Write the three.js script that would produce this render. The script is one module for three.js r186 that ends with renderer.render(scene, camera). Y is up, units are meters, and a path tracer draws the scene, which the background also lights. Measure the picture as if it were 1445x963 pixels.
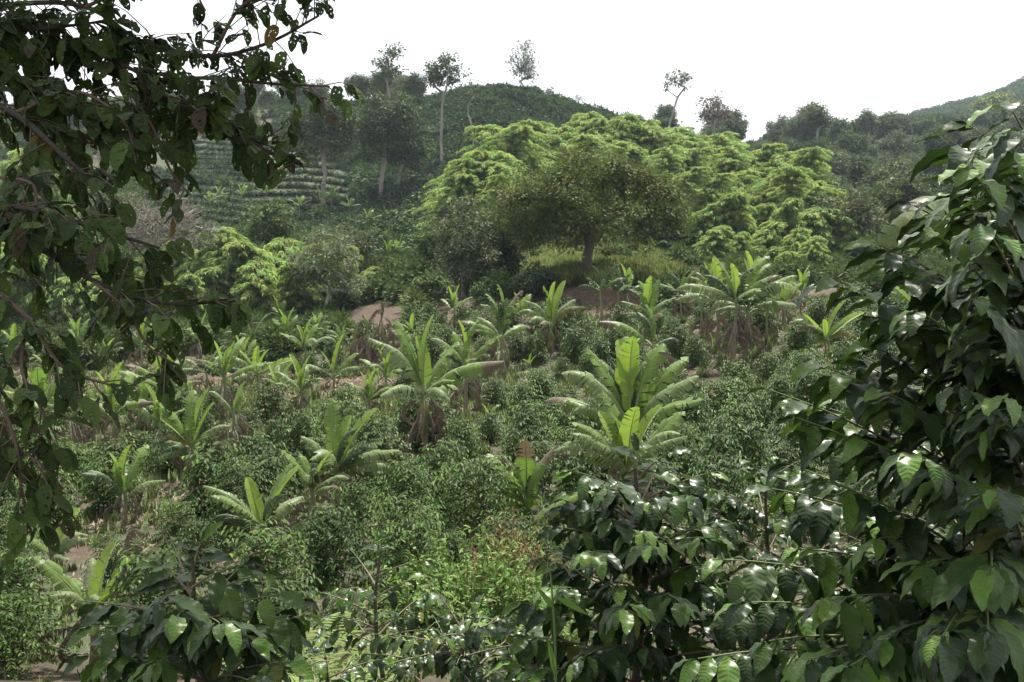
import * as THREE from 'three';

// ---------------------------------------------------------------- camera, sky, sun, exposure
const F = 1322, PW = 1445, PH = 963, PITCH = -0.0616;
const scene = new THREE.Scene();
const camera = new THREE.PerspectiveCamera(2 * Math.atan(PH / 2 / F) * 180 / Math.PI, PW / PH, 0.05, 4000);
camera.position.set(0, 0, 0);
camera.rotation.x = PITCH;
scene.add(camera);
const SUN = new THREE.Vector3(0.16, 0.88, -0.40).normalize();
{
  const w = 256, h = 128, data = new Float32Array(w * h * 4), d = new THREE.Vector3();
  for (let y = 0; y < h; y++) for (let x = 0; x < w; x++) {
    const up = ((y + .5) / h - .5) * Math.PI, az = ((x + .5) / w - .5) * 2 * Math.PI;
    d.set(Math.cos(az) * Math.cos(up), Math.sin(up), Math.sin(az) * Math.cos(up));
    const glow = Math.pow(Math.max(0, d.dot(SUN)), 6), e = Math.max(0, d.y);
    const k = .64 + .3 * glow - .08 * e, i = (y * w + x) * 4;
    data[i] = k * (1 - .10 * e * (1 - glow)); data[i + 1] = k * (1 - .04 * e * (1 - glow)); data[i + 2] = k * 1.03; data[i + 3] = 1;
  }
  const sky = new THREE.DataTexture(data, w, h, THREE.RGBAFormat, THREE.FloatType);
  sky.mapping = THREE.EquirectangularReflectionMapping; sky.magFilter = THREE.LinearFilter; sky.needsUpdate = true;
  scene.background = sky; scene.environment = sky;
}
const sun = new THREE.DirectionalLight(new THREE.Color(1, .95, .86), 5);
sun.position.copy(SUN).multiplyScalar(300); sun.target.position.set(0, 0, -60);
sun.position.add(sun.target.position);
sun.castShadow = true; sun.shadow.radius = 5; sun.shadow.mapSize.set(4096, 4096);
Object.assign(sun.shadow.camera, { left: -200, right: 200, top: 200, bottom: -200, near: 1, far: 900 });
scene.add(sun, sun.target);
const renderer = new THREE.WebGLRenderer({ antialias: true });
renderer.toneMapping = THREE.LinearToneMapping;
renderer.toneMappingExposure = 2.3;
renderer.shadowMap.enabled = true;
scene.fog = new THREE.FogExp2(new THREE.Color(.74, .87, 1), 0.00018);

// ---------------------------------------------------------------- small tools
function rng(seed) { let s = seed | 0; return () => { s = (s + 0x6d2b79f5) | 0; let t = Math.imul(s ^ (s >>> 15), 1 | s); t = (t + Math.imul(t ^ (t >>> 7), 61 | t)) ^ t; return ((t ^ (t >>> 14)) >>> 0) / 4294967296; }; }
const add = (a, b) => [a[0] + b[0], a[1] + b[1], a[2] + b[2]], sub = (a, b) => [a[0] - b[0], a[1] - b[1], a[2] - b[2]];
const mul = (a, k) => [a[0] * k, a[1] * k, a[2] * k], mad = (a, b, k) => [a[0] + b[0] * k, a[1] + b[1] * k, a[2] + b[2] * k];
const cross = (a, b) => [a[1] * b[2] - a[2] * b[1], a[2] * b[0] - a[0] * b[2], a[0] * b[1] - a[1] * b[0]];
const dot = (a, b) => a[0] * b[0] + a[1] * b[1] + a[2] * b[2], len = (a) => Math.hypot(a[0], a[1], a[2]);
const nor = (a) => { const l = len(a) || 1; return [a[0] / l, a[1] / l, a[2] / l]; };
const mix = (a, b, t) => a + (b - a) * t, clamp = (x, a, b) => Math.min(b, Math.max(a, x)), sstep = (a, b, x) => { const t = clamp((x - a) / (b - a), 0, 1); return t * t * (3 - 2 * t); };
const mix3 = (a, b, t) => [mix(a[0], b[0], t), mix(a[1], b[1], t), mix(a[2], b[2], t)];
const ball = (r) => { let a; do a = [r() * 2 - 1, r() * 2 - 1, r() * 2 - 1]; while (dot(a, a) > 1); return a; };
const CP = Math.cos(PITCH), SP = Math.sin(PITCH);
// a pixel of the photograph and a depth in metres -> a point
function P(u, v, d) { const x = (u - PW / 2) / F, y = -(v - PH / 2) / F, yy = y * CP + SP, zz = y * SP - CP, k = d / -zz; return [x * k, yy * k, -d]; }
function pix(p) { const y = p[1] * CP + p[2] * SP, z = -p[1] * SP + p[2] * CP; return [PW / 2 + F * p[0] / -z, PH / 2 - F * y / -z, -z]; }
function hash2(x, y) { let h = Math.imul(x | 0, 374761393) ^ Math.imul(y | 0, 668265263); h = Math.imul(h ^ (h >>> 13), 1274126177); return ((h ^ (h >>> 16)) >>> 0) / 4294967296; }
function vnoise(x, y) { const i = Math.floor(x), j = Math.floor(y), a = x - i, b = y - j, s = a * a * (3 - 2 * a), t = b * b * (3 - 2 * b); return mix(mix(hash2(i, j), hash2(i + 1, j), s), mix(hash2(i, j + 1), hash2(i + 1, j + 1), s), t); }
const fbm = (x, y) => vnoise(x, y) * .5 + vnoise(x * 2.1 + 9, y * 2.1) * .28 + vnoise(x * 4.3, y * 4.3 + 5) * .22;
const names = new Map();
function numbered(n) { const k = names.get(n) ?? 0; names.set(n, k + 1); return k ? n + '_' + String(k).padStart(3, '0') : n; }
function tag(o, label, category, group, kind) { if (label) o.userData.label = label; if (category) o.userData.category = category; if (group) o.userData.group = group; if (kind) o.userData.kind = kind; return o; }
function thing(name, pos, label, category, group) { const g = new THREE.Group(); g.name = numbered(name); g.position.set(...pos); scene.add(g); return tag(g, label, category, group); }
function part(name, geo, mat, parent) { const m = new THREE.Mesh(geo, mat); m.name = name; m.castShadow = m.receiveShadow = true; (parent ?? scene).add(m); return m; }
class Geo {
  constructor() { this.p = []; this.n = []; this.c = []; this.t = []; this.i = []; }
  get count() { return this.p.length / 3; }
  vert(p, n, c, u = 0, v = 0) { this.p.push(p[0], p[1], p[2]); this.n.push(n[0], n[1], n[2]); this.c.push(c[0], c[1], c[2]); this.t.push(u, v); return this.p.length / 3 - 1; }
  // a pointed leaf of six points, folded along its midrib, its tip drooping
  leaf(b, dir, nrm, L, w, c, droop = .15, fold = .25) {
    const s = nor(cross(dir, nrm)), n = cross(s, dir), m = mad(mad(b, dir, L * .38), n, -droop * L * .12), q = mad(mad(b, dir, L * .72), n, -droop * L * .5), e = mad(mad(b, dir, L), n, -droop * L);
    const nl = nor(mad(n, s, fold)), nr = nor(mad(n, s, -fold)), h = w * fold * .5;
    const i0 = this.vert(b, n, c), i1 = this.vert(mad(mad(m, s, -w / 2), n, h), nl, c), i2 = this.vert(mad(mad(m, s, w / 2), n, h), nr, c), i3 = this.vert(mad(mad(q, s, -w * .36), n, h * .7), nl, c), i4 = this.vert(mad(mad(q, s, w * .36), n, h * .7), nr, c), i5 = this.vert(e, n, c);
    this.i.push(i0, i2, i4, i0, i4, i5, i0, i5, i3, i0, i3, i1);
  }
  // a leaf of four points
  blade(b, dir, nrm, L, w, c, droop = .1) {
    const s = nor(cross(dir, nrm)), n = cross(s, dir), m = mad(b, dir, L * .45), e = mad(mad(b, dir, L), n, -droop * L);
    const a = this.vert(b, n, c), l = this.vert(mad(m, s, -w / 2), nor(mad(n, s, .3)), c), r = this.vert(mad(m, s, w / 2), nor(mad(n, s, -.3)), c), t = this.vert(e, n, c);
    this.i.push(a, r, t, a, t, l);
  }
  tube(pts, rad, sides, col) {
    let side = null, prev = -1;
    for (let k = 0; k < pts.length; k++) {
      const t = nor(sub(pts[Math.min(k + 1, pts.length - 1)], pts[Math.max(k - 1, 0)]));
      side = nor(side ? mad(side, t, -dot(side, t)) : cross(t, Math.abs(t[1]) > .9 ? [1, 0, 0] : [0, 1, 0]));
      const up = cross(t, side), start = this.count, r = typeof rad === 'function' ? rad(k / (pts.length - 1)) : rad[k], c = typeof col === 'function' ? col(k / (pts.length - 1)) : col;
      for (let j = 0; j <= sides; j++) { const a = j / sides * Math.PI * 2, n = add(mul(side, Math.cos(a)), mul(up, Math.sin(a))); this.vert(mad(pts[k], n, r), n, c, j / sides, k / (pts.length - 1) * 4); }
      if (prev >= 0) for (let j = 0; j < sides; j++) this.i.push(prev + j, prev + j + 1, start + j, start + j, prev + j + 1, start + j + 1);
      prev = start;
    }
  }
  grid(nu, nv, f, close) {
    const s = this.count;
    for (let a = 0; a <= nu; a++) for (let b = 0; b <= nv; b++) { const r = f(a / nu, b / nv); this.vert(r.p, [0, 1, 0], r.c, r.u ?? a / nu, r.v ?? b / nv); }
    for (let a = 0; a < nu; a++) for (let b = 0; b < nv; b++) { const i = s + a * (nv + 1) + b, j = i + nv + 1; this.i.push(i, j, i + 1, i + 1, j, j + 1); }
  }
  addGeo(g, m4) {
    const s = this.count, P_ = g.attributes.position, N = g.attributes.normal, C = g.attributes.color, T = g.attributes.uv, v = new THREE.Vector3(), nm = new THREE.Matrix3().getNormalMatrix(m4);
    for (let k = 0; k < P_.count; k++) { v.fromBufferAttribute(P_, k).applyMatrix4(m4); this.p.push(v.x, v.y, v.z); v.fromBufferAttribute(N, k).applyMatrix3(nm).normalize(); this.n.push(v.x, v.y, v.z); this.c.push(C.getX(k), C.getY(k), C.getZ(k)); this.t.push(T.getX(k), T.getY(k)); }
    for (const i of g.index.array) this.i.push(i + s);
  }
  build(recompute) {
    const g = new THREE.BufferGeometry();
    g.setAttribute('position', new THREE.Float32BufferAttribute(this.p, 3)); g.setAttribute('normal', new THREE.Float32BufferAttribute(this.n, 3));
    g.setAttribute('color', new THREE.Float32BufferAttribute(this.c, 3)); g.setAttribute('uv', new THREE.Float32BufferAttribute(this.t, 2));
    g.setIndex(this.count > 65535 ? new THREE.Uint32BufferAttribute(this.i, 1) : new THREE.Uint16BufferAttribute(this.i, 1));
    if (recompute) g.computeVertexNormals();
    return g;
  }
}
const vary = (c, r, k = .25) => { const a = 1 + (r() * 2 - 1) * k, h = (r() - .5) * .25; return [c[0] * a * (1 + h), c[1] * a, c[2] * a * (1 - h * .6)]; };

// ---------------------------------------------------------------- materials
function texture(w, h, draw, srgb, rx = 1, ry = 1) {
  const cv = document.createElement('canvas'); cv.width = w; cv.height = h; draw(cv.getContext('2d'), w, h);
  const t = new THREE.CanvasTexture(cv); t.wrapS = t.wrapT = THREE.RepeatWrapping; t.repeat.set(rx, ry); if (srgb) t.colorSpace = THREE.SRGBColorSpace; return t;
}
function noiseTex(n, f, srgb, repeat = 1) {
  const data = new Uint8Array(n * n * 4);
  for (let y = 0; y < n; y++) for (let x = 0; x < n; x++) { const c = f(x, y, n), i = (y * n + x) * 4; for (let k = 0; k < 3; k++) data[i + k] = clamp(c[k] * 255, 0, 255); data[i + 3] = 255; }
  const t = new THREE.DataTexture(data, n, n); t.wrapS = t.wrapT = THREE.RepeatWrapping; t.magFilter = THREE.LinearFilter; t.repeat.set(repeat, repeat); if (srgb) t.colorSpace = THREE.SRGBColorSpace; t.needsUpdate = true; return t;
}
const wrapNoise = (x, y, n, f) => { const s = f / n, h = (i, j) => hash2(((i % f) + f) % f + f * 31, ((j % f) + f) % f), X = x * s, Y = y * s, i = Math.floor(X), j = Math.floor(Y), a = X - i, b = Y - j; return mix(mix(h(i, j), h(i + 1, j), a), mix(h(i, j + 1), h(i + 1, j + 1), a), b); };
const soilTex = noiseTex(512, (x, y, n) => { const k = .5 + .22 * wrapNoise(x, y, n, 16) + .2 * wrapNoise(x, y, n, 64) + .3 * wrapNoise(x, y, n, 200), w = wrapNoise(x, y, n, 40); return [k * .98, k * (.94 + .06 * w), k * (.88 + .1 * w)]; }, true);
const soilBump = noiseTex(512, (x, y, n) => { const k = .4 * wrapNoise(x, y, n, 24) + .35 * wrapNoise(x, y, n, 80) + .25 * wrapNoise(x, y, n, 256); return [k, k, k]; });
const barkBump = noiseTex(256, (x, y, n) => { const k = .6 * wrapNoise(x, y / 5, n, 40) + .4 * wrapNoise(x, y, n, 90); return [k, k, k]; });
const veinMap = texture(256, 128, (g, w, h) => {
  g.fillStyle = '#e6e6e6'; g.fillRect(0, 0, w, h);
  g.strokeStyle = '#ffffd8'; g.lineWidth = 1.5; for (let k = 1; k < 10; k++) for (const s of [-1, 1]) { g.beginPath(); g.moveTo(k * 25, h / 2); g.quadraticCurveTo(k * 25 + 16, h / 2 + s * 34, k * 25 + 34, h / 2 + s * 60); g.stroke(); }
  g.strokeStyle = '#fffff0'; g.lineWidth = 4; g.beginPath(); g.moveTo(0, h / 2); g.lineTo(w, h / 2); g.stroke();
  const r = rng(4); for (let k = 0; k < 60; k++) { g.fillStyle = r() < .3 ? 'rgba(150,130,70,.5)' : 'rgba(190,200,150,.35)'; g.beginPath(); g.arc(r() * w, r() * h, r() * 3, 0, 7); g.fill(); }
}, true);
const veinBump = texture(256, 128, (g, w, h) => {
  g.fillStyle = '#fff'; g.fillRect(0, 0, w, h); g.filter = 'blur(3px)';
  g.strokeStyle = '#222'; g.lineWidth = 8; for (let k = 0; k < 10; k++) for (const s of [-1, 1]) { g.beginPath(); g.moveTo(k * 25, h / 2); g.quadraticCurveTo(k * 25 + 16, h / 2 + s * 34, k * 25 + 34, h / 2 + s * 62); g.stroke(); }
  g.lineWidth = 9; g.beginPath(); g.moveTo(0, h / 2); g.lineTo(w, h / 2); g.stroke();
});
const stripeMap = texture(512, 64, (g, w, h) => { const r = rng(8); g.fillStyle = '#e8e8e8'; g.fillRect(0, 0, w, h); for (let x = 0; x < w; x += 2) { const k = 215 + r() * 40 | 0; g.fillStyle = `rgb(${k},${k},${k - 10})`; g.fillRect(x, 0, 2, h); } }, true);
const stripeBump = texture(512, 64, (g, w, h) => { const r = rng(9); for (let x = 0; x < w; x += 4) { const k = 90 + r() * 160 | 0; g.fillStyle = `rgb(${k},${k},${k})`; g.fillRect(x, 0, 4, h); } });
const phys = (o) => new THREE.MeshPhysicalMaterial({ vertexColors: true, side: THREE.DoubleSide, ...o });
const M = {
  ground: new THREE.MeshStandardMaterial({ vertexColors: true, roughness: .95, map: soilTex, bumpMap: soilBump, bumpScale: .06 }),
  bark: new THREE.MeshStandardMaterial({ vertexColors: true, roughness: .9, bumpMap: barkBump, bumpScale: .02 }),
  twig: new THREE.MeshStandardMaterial({ vertexColors: true, roughness: .8 }),
  nearCoffee: phys({ roughness: 1, specularIntensity: .3, transmission: .2, clearcoat: .55, clearcoatRoughness: .34, map: veinMap, bumpMap: veinBump, bumpScale: .0018 }),
  nearTree: phys({ roughness: 1, specularIntensity: .3, transmission: .45, clearcoat: .1, clearcoatRoughness: .45, map: veinMap, bumpMap: veinBump, bumpScale: .0012 }),
  coffee: phys({ roughness: 1, specularIntensity: .2, transmission: .18, clearcoat: .16, clearcoatRoughness: .42 }),
  banana: phys({ roughness: 1, specularIntensity: .3, transmission: .45, clearcoat: .4, clearcoatRoughness: .4, map: stripeMap, bumpMap: stripeBump, bumpScale: .004 }),
  dry: phys({ roughness: 1, transmission: .15, map: stripeMap, bumpMap: stripeBump, bumpScale: .006 }),
  leaf: phys({ roughness: 1, specularIntensity: .2, transmission: .3, clearcoat: .12, clearcoatRoughness: .45 }),
  bamboo: phys({ roughness: 1, specularIntensity: .2, transmission: .45 }),
  stem: new THREE.MeshStandardMaterial({ vertexColors: true, roughness: .6, bumpMap: barkBump, bumpScale: .006 }),
};

// ---------------------------------------------------------------- terrain
const UC = [-900, -300, 0, 200, 400, 560, 700, 840, 1000, 1150, 1300, 1445, 1800, 2400];
const DC = [0, 4, 9, 13, 19, 28, 38, 50, 60, 68, 80, 110, 150, 200, 260, 330, 450, 620, 800, 1000, 1300];
// for each column of the photograph: the row at which the ground lies at distances 13 ... 330 m, then heights in metres from 450 m on
const ROWS = {
  '-900': [847, 748, 650, 580, 545, 520, 510, 490, 430, 360, 310, 280, 260, 40, 40, 30, 30, 30],
  '-300': [847, 748, 650, 580, 545, 520, 500, 480, 420, 340, 270, 210, 180, 50, 40, 30, 30, 30],
  0: [847, 748, 650, 582, 548, 520, 500, 478, 414, 330, 250, 180, 150, 58, 50, 40, 30, 30],
  200: [847, 748, 650, 580, 545, 515, 498, 475, 408, 320, 240, 168, 140, 58, 50, 40, 30, 30],
  400: [847, 748, 650, 570, 532, 505, 485, 460, 390, 300, 225, 158, 150, 52, 45, 40, 30, 30],
  560: [847, 748, 650, 563, 493, 462, 445, 415, 370, 308, 232, 152, 178, 44, 40, 36, 30, 30],
  700: [847, 748, 648, 560, 480, 440, 420, 398, 356, 290, 208, 134, 176, 42, 40, 36, 30, 30],
  840: [847, 748, 648, 560, 479, 435, 394, 370, 338, 292, 240, 170, 190, 42, 40, 36, 30, 30],
  1000: [847, 748, 640, 553, 470, 432, 412, 388, 350, 310, 270, 232, 215, 44, 60, 70, 60, 60],
  1150: [847, 745, 636, 540, 460, 424, 410, 398, 370, 330, 290, 243, 212, 48, 80, 102, 88, 80],
  1300: [847, 745, 636, 540, 460, 430, 418, 402, 375, 330, 288, 243, 208, 64, 100, 132, 114, 100],
  1445: [847, 745, 636, 540, 465, 438, 424, 406, 372, 322, 276, 232, 196, 70, 118, 160, 142, 120],
  1800: [847, 745, 636, 540, 465, 438, 424, 400, 350, 290, 240, 190, 150, 104, 180, 240, 220, 160],
  2400: [847, 745, 636, 540, 465, 438, 424, 400, 340, 270, 210, 160, 120, 130, 220, 300, 280, 200],
};
const TAB = UC.map((u) => [-1.62, -2.3, -3.72, ...ROWS[u].map((r, k) => k < 13 ? P(0, r, DC[k + 3])[1] : r)]);
function hermite(xs, ys, x) {
  let i = 0; while (i < xs.length - 2 && x > xs[i + 1]) i++;
  const sl = (a) => a <= 0 ? (ys[1] - ys[0]) / (xs[1] - xs[0]) : a >= xs.length - 1 ? 0 : (ys[a + 1] - ys[a - 1]) / (xs[a + 1] - xs[a - 1]);
  const h = xs[i + 1] - xs[i], t = clamp((x - xs[i]) / h, 0, 1), t2 = t * t, t3 = t2 * t;
  return ys[i] * (2 * t3 - 3 * t2 + 1) + ys[i + 1] * (3 * t2 - 2 * t3) + (sl(i) * (t3 - 2 * t2 + t) + sl(i + 1) * (t3 - t2)) * h;
}
function height(x, z) {
  const d = -z;
  if (d <= 0) return -1.62 + .18 * -d + .1 * (fbm(x * .4, z * .4) - .5);
  const u = clamp(PW / 2 + F * .998 * x / d, -899, 2399);
  let i = 0; while (u > UC[i + 1]) i++;
  const cols = [Math.max(0, i - 1), i, i + 1, Math.min(UC.length - 1, i + 2)].map((k) => hermite(DC, TAB[k], d));
  const y = hermite([0, 1, 2, 3], cols, 1 + sstep(0, 1, (u - UC[i]) / (UC[i + 1] - UC[i])) * .35 + .65 * (u - UC[i]) / (UC[i + 1] - UC[i]));
  return y + (fbm(x * .35, z * .35) - .5) * .35 * sstep(2, 9, d) + (fbm(x * .04 + 7, z * .04) - .5) * 5 * sstep(90, 200, d);
}
function ground(u, v, from = 6) { for (let d = from; d < 1200; d *= 1.006) { const p = P(u, v, d), h = height(p[0], p[2]); if (p[1] <= h) return [p[0], h, p[2]]; } const p = P(u, v, 60); return [p[0], height(p[0], p[2]), p[2]]; }
function on(u, d) { const x = (u - PW / 2) / F / .998 * d; return [x, height(x, -d), -d]; }
// bare red soil: ellipses in the photograph, laid on the ground
const SOIL = [[255, 530, 120, 26], [100, 548, 70, 14], [535, 462, 55, 34], [825, 424, 95, 30], [730, 445, 50, 26], [1155, 430, 62, 26], [985, 545, 30, 30], [818, 582, 16, 30], [132, 775, 42, 26], [262, 690, 34, 12], [655, 662, 48, 13], [480, 545, 60, 18], [650, 438, 50, 22], [1015, 462, 30, 14], [190, 715, 24, 14], [590, 640, 16, 30], [560, 668, 30, 8], [410, 540, 60, 14]].map(([u, v, a, b]) => ({ u, v, a, b }));
const soilAt = (u, v) => { let m = 0; for (const s of SOIL) m = Math.max(m, 1.25 - Math.hypot((u - s.u) / s.a, (v - s.v) / s.b)); return m; };
{
  const xs = [], zs = [], N = 240, K = 300;
  for (let i = 0; i <= N; i++) { const t = i / N * 2 - 1; xs.push(Math.sign(t) * (Math.abs(t) * 40 + Math.pow(Math.abs(t), 3.2) * 960)); }
  for (let j = 0; j <= K; j++) { const t = j / K; zs.push(25 - t * 130 - Math.pow(t, 3.4) * 1180); }
  const g = new Geo(), red = [.088, .049, .03], green = [.058, .088, .028], litter = [.07, .05, .031];
  g.grid(N, K, (a, b) => {
    const x = xs[Math.round(a * N)], z = zs[Math.round(b * K)], y = height(x, z), p = pix([x, y, z]), n = fbm(x * .5, z * .5), n2 = fbm(x * .12 + 30, z * .12);
    let c = mix3(litter, green, sstep(.35, .65, n * .6 + n2 * .4));
    if (-z > 4 && p[2] > 0 && -z < 95) c = mix3(c, red, sstep(.1, .5, soilAt(p[0], p[1]) + (n - .5) * .7) * (.75 + .25 * n2));
    if (-z > 95 && p[2] > 0) c = mix3(c, [.062, .084, .03], sstep(.35, .5, n * .5 + .5 * Math.min(sstep(205, 250, p[0]), sstep(530, 480, p[0]), sstep(192, 206, p[1]), sstep(356, 338, p[1]))));
    return { p: [x, y, z], c, u: x / 3, v: z / 3 };
  });
  const m = part('ground', g.build(true), M.ground); tag(m, 'red brown soil and green slopes of the valley and hills', 'ground', null, 'structure');
}

// ---------------------------------------------------------------- trees
function makeTree(o) {
  const r = rng(o.seed), wood = new Geo(), crown = new Geo(), bark = o.bark ?? [.16, .135, .11];
  const [rx, ry, rz] = o.r, lean = o.lean ?? [0, 0], H = o.trunk, cy = o.cy;
  const nodes = [], nT = 6;
  for (let k = 0; k <= nT; k++) { const t = k / nT; nodes.push({ p: [lean[0] * t * t + (r() - .5) * .06 * H * (k > 0), H * t - (k ? 0 : .3), lean[1] * t * t + (r() - .5) * .06 * H * (k > 0)], par: k - 1, n: 0, d: k }); }
  const top = nodes[nT].p, clumps = [];
  const holes = Array.from({ length: o.holes ?? 0 }, () => nor([r() * 2 - 1, r() * 1.4 - .4, r() * 2 - 1]));
  for (let k = 0, tries = 0; k < o.clumps && tries < 9000; tries++) {
    let q = nor(ball(r)); if (q[1] < (o.low ?? -.55)) continue;
    if (holes.some((h) => dot(h, q) > .9)) continue;
    const f = Math.pow(r(), o.shell ?? .33), w = 1 + ((o.bump ?? .25) * (fbm(q[0] * 2 + o.seed, q[1] * 2 + q[2] * 1.7) - .5) * 2);
    clumps.push([lean[0] + q[0] * rx * f * w, cy + q[1] * ry * f * w, lean[1] + q[2] * rz * f * w]); k++;
  }
  clumps.sort((a, b) => len(sub(a, top)) - len(sub(b, top)));
  for (const c of clumps) {
    let best = 0, bd = 1e9;
    for (let k = 2; k < nodes.length; k++) { const n = nodes[k], dd = len(sub(c, n.p)) + (n.p[1] > c[1] ? (n.p[1] - c[1]) * 1.2 : 0) + (k < nT ? (nT - k) * H * .08 : 0); if (dd < bd) { bd = dd; best = k; } }
    const a = nodes[best].p, mid = add(mul(add(a, c), .5), [(r() - .5) * bd * .2, -bd * .06 + (r() - .5) * bd * .12, (r() - .5) * bd * .2]);
    nodes.push({ p: mid, par: best, n: 0 }); nodes.push({ p: mad(c, [0, 1, 0], -o.cr * .3), par: nodes.length - 1, n: 1 });
  }
  for (let k = nodes.length - 1; k > 0; k--) nodes[nodes[k].par].n += nodes[k].n;
  const tot = Math.max(1, nodes[0].n), rad = (n) => Math.max(o.minR ?? .02, o.tr * Math.pow(n.n / tot, .5));
  const bc = (p) => { const k = .7 + .6 * fbm(p[1] * .9 + o.seed, p[0] * 2 + p[2]); return mul(bark, k); };
  for (let k = 1; k <= nT; k++) wood.tube([nodes[k - 1].p, nodes[k].p], [Math.max(rad(nodes[k - 1]), o.tr * (1 - .05 * k)) * (k === 1 ? 1.35 : 1), Math.max(rad(nodes[k]), o.tr * (.95 - .05 * k))], 7, bc(nodes[k].p));
  for (let k = nT + 1; k < nodes.length; k++) { const n = nodes[k], q = nodes[n.par]; wood.tube([q.p, n.p], [Math.min(rad(q), rad(n) * 1.6), rad(n)], rad(n) > .08 ? 5 : 3, bc(n.p)); }
  for (const c of clumps) {
    const cc = vary(o.cols[Math.floor(r() * o.cols.length)], r, .18), cr = o.cr * (.65 + .7 * r());
    if (o.twigs) for (let k = 0; k < o.twigs; k++) { const q = nor(add(ball(r), mul(nor(sub(c, [0, cy - ry * .6, 0])), .6))), m = mad(c, q, cr * .5); wood.tube([mad(c, [0, 1, 0], -cr * .3), add(m, mul(ball(r), cr * .15)), mad(c, q, cr * 1.1)], [.022 * (o.twigR ?? 1), .014 * (o.twigR ?? 1), .006 * (o.twigR ?? 1)], 3, mul(bark, .9 + .3 * r())); }
    for (let k = 0; k < o.leaves; k++) {
      const q = ball(r), out = nor([q[0], q[1] * .7 + .15, q[2]]), p = [c[0] + q[0] * cr, c[1] + q[1] * cr * (o.flat ?? .7), c[2] + q[2] * cr];
      const dir = nor(add(add(out, mul(ball(r), .8)), [0, -(o.droop ?? .3), 0])), nrm = nor(add(add([0, .8, 0], mul(out, .6)), mul(ball(r), .7)));
      const s = o.leaf * (.6 + .8 * r()); crown.blade(p, dir, nrm, s, s * (o.lw ?? .5), vary(cc, r, .3), .15);
    }
  }
  return { wood: wood.build(), crown: crown.count ? crown.build() : null };
}
function plantTree(geo, pos, { name = 'tree', label, group, category = 'tree', scale = 1, turn = 0, mat = M.leaf, sy = 1 } = {}) {
  const t = thing(name, pos, label, category, group); t.scale.set(scale, scale * sy, scale); t.rotation.y = turn;
  part('trunk', geo.wood, M.bark, t); if (geo.crown) part('crown', geo.crown, mat, t).userData.kind = 'stuff';
  return t;
}
// metres per photo pixel at a depth
const mpp = (d) => d / F;
const DK = [[.04, .066, .018], [.05, .078, .022], [.06, .086, .024]], MIDG = [[.066, .108, .024], [.08, .12, .028], [.056, .094, .024]], GREY = [[.088, .11, .05], [.1, .118, .056], [.078, .098, .04]], LIME = [[.14, .22, .045], [.12, .2, .04], [.165, .235, .055]];

// the round tree above the red bank
{
  const b = ground(828, 394, 55), m = mpp(-b[2]);
  const g = makeTree({ seed: 11, trunk: 62 * m, tr: .34, lean: [.3, 0], cy: 100 * m, r: [124 * m, 62 * m, 112 * m], clumps: 400, cr: .85, leaves: 115, leaf: .25, lw: .48, low: -.74, shell: .2, bump: .5, flat: .7, droop: .25, holes: 5, minR: .025, bark: [.085, .07, .055], cols: [[.09, .122, .027], [.104, .132, .03], [.076, .106, .025], [.108, .112, .033], [.072, .113, .025]] });
  plantTree(g, b, { name: 'broad_tree', label: 'broad round-crowned tree with olive leaves standing above the red soil bank', group: null });
}
// single trees of the far slope and the ridge: [base column, depth, crown centre column, crown centre row, half width, half height, ...] in photo pixels
function pixelTree(o) {
  const b = on(o.u, o.d), m = mpp(o.d), gv = pix(b)[1], cy = (gv - o.cv) * m, tr = (o.trunkTop ? gv - o.trunkTop : (gv - o.cv) * .8) * m;
  const g = makeTree({ seed: o.seed, trunk: tr, tr: o.tr, lean: [(o.cu - o.u) * m, 0], cy, r: [o.a * m, o.b * m, o.a * m * (o.deep ?? .9)], clumps: o.n, cr: o.cr, leaves: o.leaves, leaf: o.leaf ?? .4, lw: o.lw ?? .5, low: o.low ?? -.7, shell: o.shell ?? .4, bump: o.bump ?? .4, flat: o.flat ?? .6, droop: o.droop ?? .4, holes: o.holes ?? 2, twigs: o.twigs, twigR: o.twigR, minR: o.minR ?? .05, bark: o.bark ?? [.2, .18, .155], cols: o.cols ?? DK });
  return plantTree(g, b, { label: o.label, name: o.name ?? 'tree', group: o.group });
}
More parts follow.
